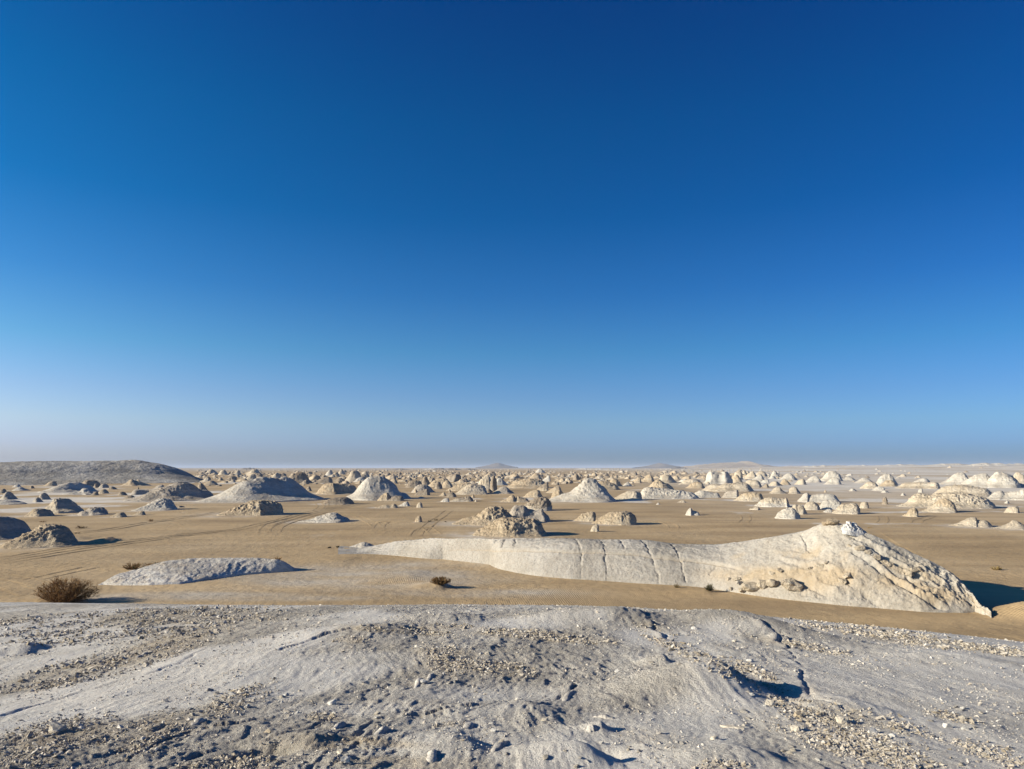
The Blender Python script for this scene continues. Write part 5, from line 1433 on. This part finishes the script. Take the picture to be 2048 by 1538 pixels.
for (xr, yr, wh), cnt in zip(WHERE, CNT):
    for _ in range(cnt):
        for _try in range(40):
            px, py = random.uniform(*xr), random.uniform(*yr)
            wpx_ = random.uniform(7, 16)
            k = random.randrange(6)
            row = 'upper' if py < yr[0] + (yr[1] - yr[0]) / 3 else ('lower' if py > yr[1] - (yr[1] - yr[0]) / 3 else 'middle')
            side = 'left' if px < xr[0] + (xr[1] - xr[0]) / 3 else ('right' if px > xr[1] - (xr[1] - xr[0]) / 3 else 'centre')
            szw = 'small' if wpx_ < 9.5 else ('large' if wpx_ > 13 else 'middling')
            lab_ = f"{szw} {('grey', 'white', 'cream')[k % 3]} stone, {row} {side}, {wh}"
            if lab_ not in SEEN: break
        SEEN.add(lab_)
        x, y, z = hit_mound(px, py)
        s = wpx_ / F * math.hypot(x, y)
        if k in used:
            o = protos[k].copy(); COL.objects.link(o)
        else:
            o = protos[k]; used.add(k)
        o.location = (x, y, z - 0.08 * s)
        o.scale = (s, s, s)
        o.rotation_euler = (random.uniform(-.2, .2), random.uniform(-.2, .2), random.uniform(0, 6.28))
        tag(o, lab_, 'stone', 'loose stones ' + wh)
for k in range(6):
    if k not in used: bpy.data.objects.remove(protos[k])

# raised veins and flakes standing out of the crust: parts of the mound
VEINS = [[(965, 1518), (985, 1506), (1000, 1494), (1020, 1477)], [(862, 1530), (864, 1512), (866, 1500), (872, 1494)], [(828, 1378), (836, 1366), (844, 1354)], [(852, 1364), (860, 1356), (866, 1346)],
         [(1150, 1380), (1135, 1392), (1128, 1408)], [(930, 1462), (940, 1450), (948, 1444)], [(1172, 1466), (1184, 1460), (1196, 1454)], [(748, 1472), (765, 1462), (780, 1456)],
         [(1180, 1434), (1210, 1436), (1234, 1440)], [(660, 1460), (680, 1452), (694, 1446)], [(380, 1452), (400, 1444), (418, 1436)], [(270, 1318), (290, 1308), (310, 1300)]]
for k, T in enumerate(VEINS):
    W = np.array([hit_mound(px, py) for px, py in T])
    n = 26
    C = spline(W, n)
    tn = np.gradient(C[:, :2], axis=0); tn /= np.linalg.norm(tn, axis=1)[:, None] + 1e-9
    nrm = np.stack([-tn[:, 1], tn[:, 0]], 1)
    t = np.linspace(0, 1, n)
    hw = 0.022 * (0.5 + np.sin(np.pi * t)) * (1 + 0.4 * fbm(t * 6, k * 1.7, 0.3, 2))
    th = np.linspace(0, math.pi, 9)
    X = C[:, None, 0] + nrm[:, None, 0] * np.cos(th) * hw[:, None]
    Y = C[:, None, 1] + nrm[:, None, 1] * np.cos(th) * hw[:, None]
    Z = mound_z(X, Y) - 0.01 + np.sin(th)[None, :] ** 0.6 * (0.034 * np.sin(np.pi * np.clip(t, 0.06, 0.94)) * (1 + 0.5 * fbm(t * 8, k * 2.1, 1.3, 2)))[:, None]
    link_mesh('raised_vein', np.stack([X, Y, Z], -1).reshape(-1, 3), grid_faces(n, 9), STT['g'], mound)

# loose blocks at the foot of the ridge
for px, py, w, h, tn, lab in [(1500, 1180, 34, 16, 'p', 'cluster of broken cream rock at the ridge foot, left one of three blocks'), (1524, 1176, 22, 15, 'p', 'cream block with a shaded face at the ridge foot, middle of three'),
                              (1545, 1173, 26, 13, 'b', 'buff flat block at the ridge foot, just right of the cream pair'), (1582, 1178, 40, 21, 'p', 'large white boulder with a black shaded side at the ridge foot'),
                              (1484, 1184, 18, 9, 'p', 'small cream rubble block left of the broken blocks at the ridge foot'), (1478, 1168, 12, 8, 'w', 'small white stone on the sandy ledge of the ridge'),
                              (1462, 1180, 9, 5, 'p', 'tiny stone on sand left of the small rubble block')]:
    # find the ridge or sand point in that line of sight
    d2 = np.abs(project(VX[:, :nf], VY[:, :nf], VZ2[:, :nf])[0] - px) + np.abs(project(VX[:, :nf], VY[:, :nf], VZ2[:, :nf])[1] - py)
    i, j = np.unravel_index(np.argmin(d2), d2.shape)
    D = VY[i, j]
    s, sh = w / F * D, h / F * D
    o = stone_mesh('loose_block', s, s * 0.8, sh * 1.15, px * 0.37, 22, 1, 0.25, TONE['w' if tn == 'w' else 'p'])
    o.location = (VX[i, j], D, VZ2[i, j] - 0.12 * sh)
    o.rotation_euler = (0, 0.1, random.uniform(-.4, .4))
    tag(o, lab, 'rock')

# ------------------------------------------------------------------ desert shrubs
def bark(name, cols):
    m = Mat(name, 0.9)
    m.color(m.ramp(m.noise(7, 4, 0.7), [(0.3, cols[0]), (0.5, cols[1]), (0.7, cols[2])]))
    return m.m


DRY = bark('dry_twigs', ((0.13, 0.066, 0.024), (0.22, 0.12, 0.045), (0.32, 0.20, 0.085)))
DRYL = bark('pale_dry_twigs', ((0.16, 0.10, 0.045), (0.24, 0.155, 0.07), (0.31, 0.22, 0.11)))
OLIVE = bark('olive_twigs', ((0.045, 0.042, 0.018), (0.085, 0.076, 0.032), (0.14, 0.12, 0.05)))
GREEN = bark('grey_green_twigs', ((0.05, 0.055, 0.03), (0.09, 0.095, 0.055), (0.14, 0.14, 0.085)))
RUST = bark('rusty_twigs', ((0.09, 0.05, 0.025), (0.16, 0.085, 0.04), (0.22, 0.13, 0.06)))
YEL = bark('yellow_twigs', ((0.20, 0.15, 0.05), (0.30, 0.23, 0.09), (0.38, 0.30, 0.14)))
DARK = bark('dark_twigs', ((0.03, 0.026, 0.018), (0.055, 0.046, 0.03), (0.09, 0.075, 0.045)))


def tubes(lines, radii):
    """lines: list of (n,3) arrays; three-sided tapering tubes."""
    Vs, Fs, off = [], [], 0
    for L, r in zip(lines, radii):
        n = len(L)
        t = np.gradient(L, axis=0); t /= np.linalg.norm(t, axis=1)[:, None] + 1e-9
        a = np.cross(t, [0.3, 0.5, 0.81]); a /= np.linalg.norm(a, axis=1)[:, None] + 1e-9
        b = np.cross(t, a)
        rr_ = r * np.linspace(1, 0.35, n)
        ring = [L + rr_[:, None] * (a * math.cos(q) + b * math.sin(q)) for q in (0, 2.094, 4.189)]
        V = np.stack(ring, 1).reshape(-1, 3)
        for i in range(n - 1):
            for k in range(3):
                k2 = (k + 1) % 3
                Fs.append((off + i * 3 + k, off + i * 3 + k2, off + (i + 1) * 3 + k2, off + (i + 1) * 3 + k))
        Vs.append(V); off += len(V)
    return np.concatenate(Vs), np.array(Fs)


def twig(p, d, ln, g, n=5, curl=0.35, lift=0.1):
    pts = [np.array(p, float)]
    d = np.array(d, float)
    for _ in range(n - 1):
        d = d + g.normal(0, curl, 3) + np.array([0, 0, lift])
        d /= np.linalg.norm(d)
        pts.append(pts[-1] + d * ln / (n - 1))
    return np.array(pts)


def shrub(label, px, py, wpx, hpx, mats, n_br, n_tw, seed, lean=0.0, name='shrub', cat='shrub', tr=0.012, sparse=1.0, D=None, curl=0.3):
    x, y = ground_at(px, py)
    x, y = float(x), float(y)
    if D: x, y = float(ray(px, py)[0]) * D, D
    W, H = wpx / F * y * 0.5, hpx / F * y
    g = np.random.default_rng(seed)
    z0 = float(ground_z(np.array([x]), np.array([y]))[0]) if not D else EYE + float(ray(px, py)[1]) * D
    root = empty(name, (x, y, z0 - 0.04))
    groups = [[] for _ in mats]
    tips = []
    for k in range(n_br):
        a = g.uniform(0, 2 * math.pi)
        q = g.uniform(0.12, 1.0) ** 0.6
        tgt = np.array([math.cos(a) * W * q + lean * W * 0.25, math.sin(a) * W * q * 0.8, H * math.sqrt(max(0.04, 1 - 0.85 * q * q)) * g.uniform(0.65, 1.0)])
        base = np.array([math.cos(a), math.sin(a), 0]) * W * 0.25 * g.random() + np.array([-lean * W * 0.2, 0, 0])
        n = 7
        t = np.linspace(0, 1, n)[:, None]
        mid = base * 0.5 + tgt * 0.5 + np.array([0, 0, -0.12 * H * q])
        L = (1 - t) ** 2 * base + 2 * t * (1 - t) * mid + t * t * tgt + g.normal(0, 0.02 * H, (n, 3)) * t
        groups[k % len(mats)].append(L)
        tips.append(L)
    for k, br in enumerate(groups):
        if br:
            V, Fc = tubes(br, [tr * 1.5] * len(br))
            o = link_mesh('branches', V, Fc, mats[k], root)
            o['kind'] = 'stuff'
    tw = [[] for _ in mats]
    for k in range(n_tw):
        L = tips[g.integers(len(tips))]
        i = g.integers(2, len(L))
        d = L[min(i, len(L) - 1)] - L[i - 1]
        d = d / (np.linalg.norm(d) + 1e-9) + g.normal(0, 0.55, 3)
        d[2] = abs(d[2]) * 0.8 + 0.05
        T = twig(L[i], d, H * g.uniform(0.16, 0.42) * sparse, g, 4, curl)
        T[:, 2] = np.maximum(T[:, 2], 0.02)
        tw[g.integers(len(mats))].append(T)
    for k, t_ in enumerate(tw):
        if t_:
            V, Fc = tubes(t_, [tr] * len(t_))
            o = link_mesh('twigs', V, Fc, mats[k], root)
            o['kind'] = 'stuff'
    return tag(root, label, cat)


shrub('big dry brown twiggy bush behind the crest of the mound, leaning on its sand tail', 128, 1203, 118, 47, [DRY, DRYL, DRY, RUST], 150, 3200, 5, 0.3, 'dry_bush', 'bush', 0.012, 0.75, curl=0.45)
# a few long wild twigs over the bush
shrub('compact dark brown bush on a sand tail with a long shadow before the ridge', 881, 1174, 44, 14, [DRY, DRYL, DRY, DARK], 110, 2600, 6, 0.1, 'desert_bush', 'bush', 0.013, 0.7, curl=0.45)
shrub('round dark grey green shrub at the sandy foot of the cracked ridge', 1419, 1181, 20, 13, [GREEN, DARK, OLIVE], 40, 520, 7, 0, 'desert_bush', 'bush', 0.012, 0.8)
shrub('thin pale grey green tuft left of the round shrub at the ridge foot', 1353, 1173, 13, 9, [GREEN, DRYL], 26, 140, 8, 0, 'tuft', 'tuft', 0.010, 0.9)
shrub('rusty brown shrub beside the low chalk outcrop, biggest of three in a row', 266, 1137, 42, 14, [RUST, DRY, OLIVE], 46, 620, 9, 0.1, 'desert_bush', 'bush', 0.015, 0.7)
shrub('flat pale brown shrub, middle of a row of three by the low chalk outcrop', 297, 1130, 20, 6, [DRYL, RUST], 24, 200, 10, 0, 'desert_bush', 'bush', 0.014, 0.6)
shrub('flat dark olive shrub touching the low chalk outcrop, end of a row of three', 316, 1127, 22, 6, [OLIVE, DARK], 26, 260, 11, 0, 'desert_bush', 'bush', 0.014, 0.6)
shrub('dry grass tuft growing behind the top of the low chalk outcrop', 556, 1119, 20, 7, [DRYL, DRY], 24, 140, 12, 0, 'grass_tuft', 'tuft', 0.011, 0.9, D=57)
shrub('small black-looking shrub left of a pair near the tip of the ridge', 658, 1096, 9, 5, [DARK], 18, 160, 13, 0, 'low_shrub', 'shrub', 0.022, 0.7)
shrub('small black-looking shrub right of a pair near the tip of the ridge', 676, 1095, 9, 5, [DARK], 18, 160, 14, 0, 'low_shrub', 'shrub', 0.022, 0.7)
shrub('flat brown shrub on open sand behind the rough pitted boulder, with two tops', 162, 1056, 24, 6, [DRY, DARK], 26, 260, 15, 0, 'low_shrub', 'shrub', 0.02, 0.6)
shrub('small brown shrub on open sand near the low buff slab', 86, 1044, 15, 4, [DRY, RUST], 18, 160, 16, 0, 'low_shrub', 'shrub', 0.02, 0.6)
shrub('small reddish shrub beside the pair of tyre ruts', 302, 1042, 14, 5, [RUST, DRY], 18, 180, 17, 0, 'low_shrub', 'shrub', 0.02, 0.6)
shrub('dark low shrub just right of the buff egg-shaped stone', 859, 1043, 9, 3.5, [DARK, OLIVE], 16, 130, 18, 0, 'low_shrub', 'shrub', 0.02, 0.6)
shrub('dark low shrub between the egg-shaped stone and the tyre ruts', 872, 1041, 11, 4, [DARK, OLIVE], 16, 130, 19, 0, 'low_shrub', 'shrub', 0.02, 0.6)
shrub('tiny dark shrub lying between the two tyre ruts', 892, 1044, 7, 3, [DARK], 14, 90, 20, 0, 'low_shrub', 'shrub', 0.02, 0.6)
shrub('yellow dry shrub alone on sand above the deep shadow of the ridge', 1992, 1142, 22, 9, [YEL, DRYL], 34, 360, 21, 0, 'desert_bush', 'bush', 0.014, 0.7)
shrub('tiny yellow brown shrub on sand behind the peak of the ridge', 1740, 1057, 11, 3.5, [YEL, DRY], 16, 120, 22, 0, 'low_shrub', 'shrub', 0.018, 0.6)
shrub('small brown shrub at the shaded end of the rough pitted boulder', 155, 1066, 14, 3, [RUST, DARK], 14, 120, 23, 0, 'low_shrub', 'shrub', 0.02, 0.6)
shrub('tiny dry shrub on the rippled sand below the ridge seam', 1205, 1172, 6, 2.5, [RUST], 10, 40, 24, 0, 'low_shrub', 'shrub', 0.012, 0.6)

# ------------------------------------------------------------------ desert air
hz = bpy.data.materials.new('desert_air')
hz.use_nodes = True
hz.node_tree.nodes.clear()
ho = hz.node_tree.nodes.new('ShaderNodeOutputMaterial')
hv = hz.node_tree.nodes.new('ShaderNodeVolumePrincipled')
hv.inputs['Color'].default_value = (0.60, 0.70, 0.88, 1)
hv.inputs['Density'].default_value = 8.0e-5
hv.inputs['Anisotropy'].default_value = 0.0
hz.node_tree.links.new(hv.outputs['Volume'], ho.inputs['Volume'])
b_ = 43000.0
v = [(sx * b_, sy * b_, z) for z in (-12.0, 62.0) for sx, sy in ((-1, -1), (1, -1), (1, 1), (-1, 1))]
f = [(3, 2, 1, 0), (4, 5, 6, 7), (0, 1, 5, 4), (1, 2, 6, 5), (2, 3, 7, 6), (3, 0, 4, 7)]
o = link_mesh('haze', v, np.array(f), hz, smooth=False)
tag(o, kind='stuff')
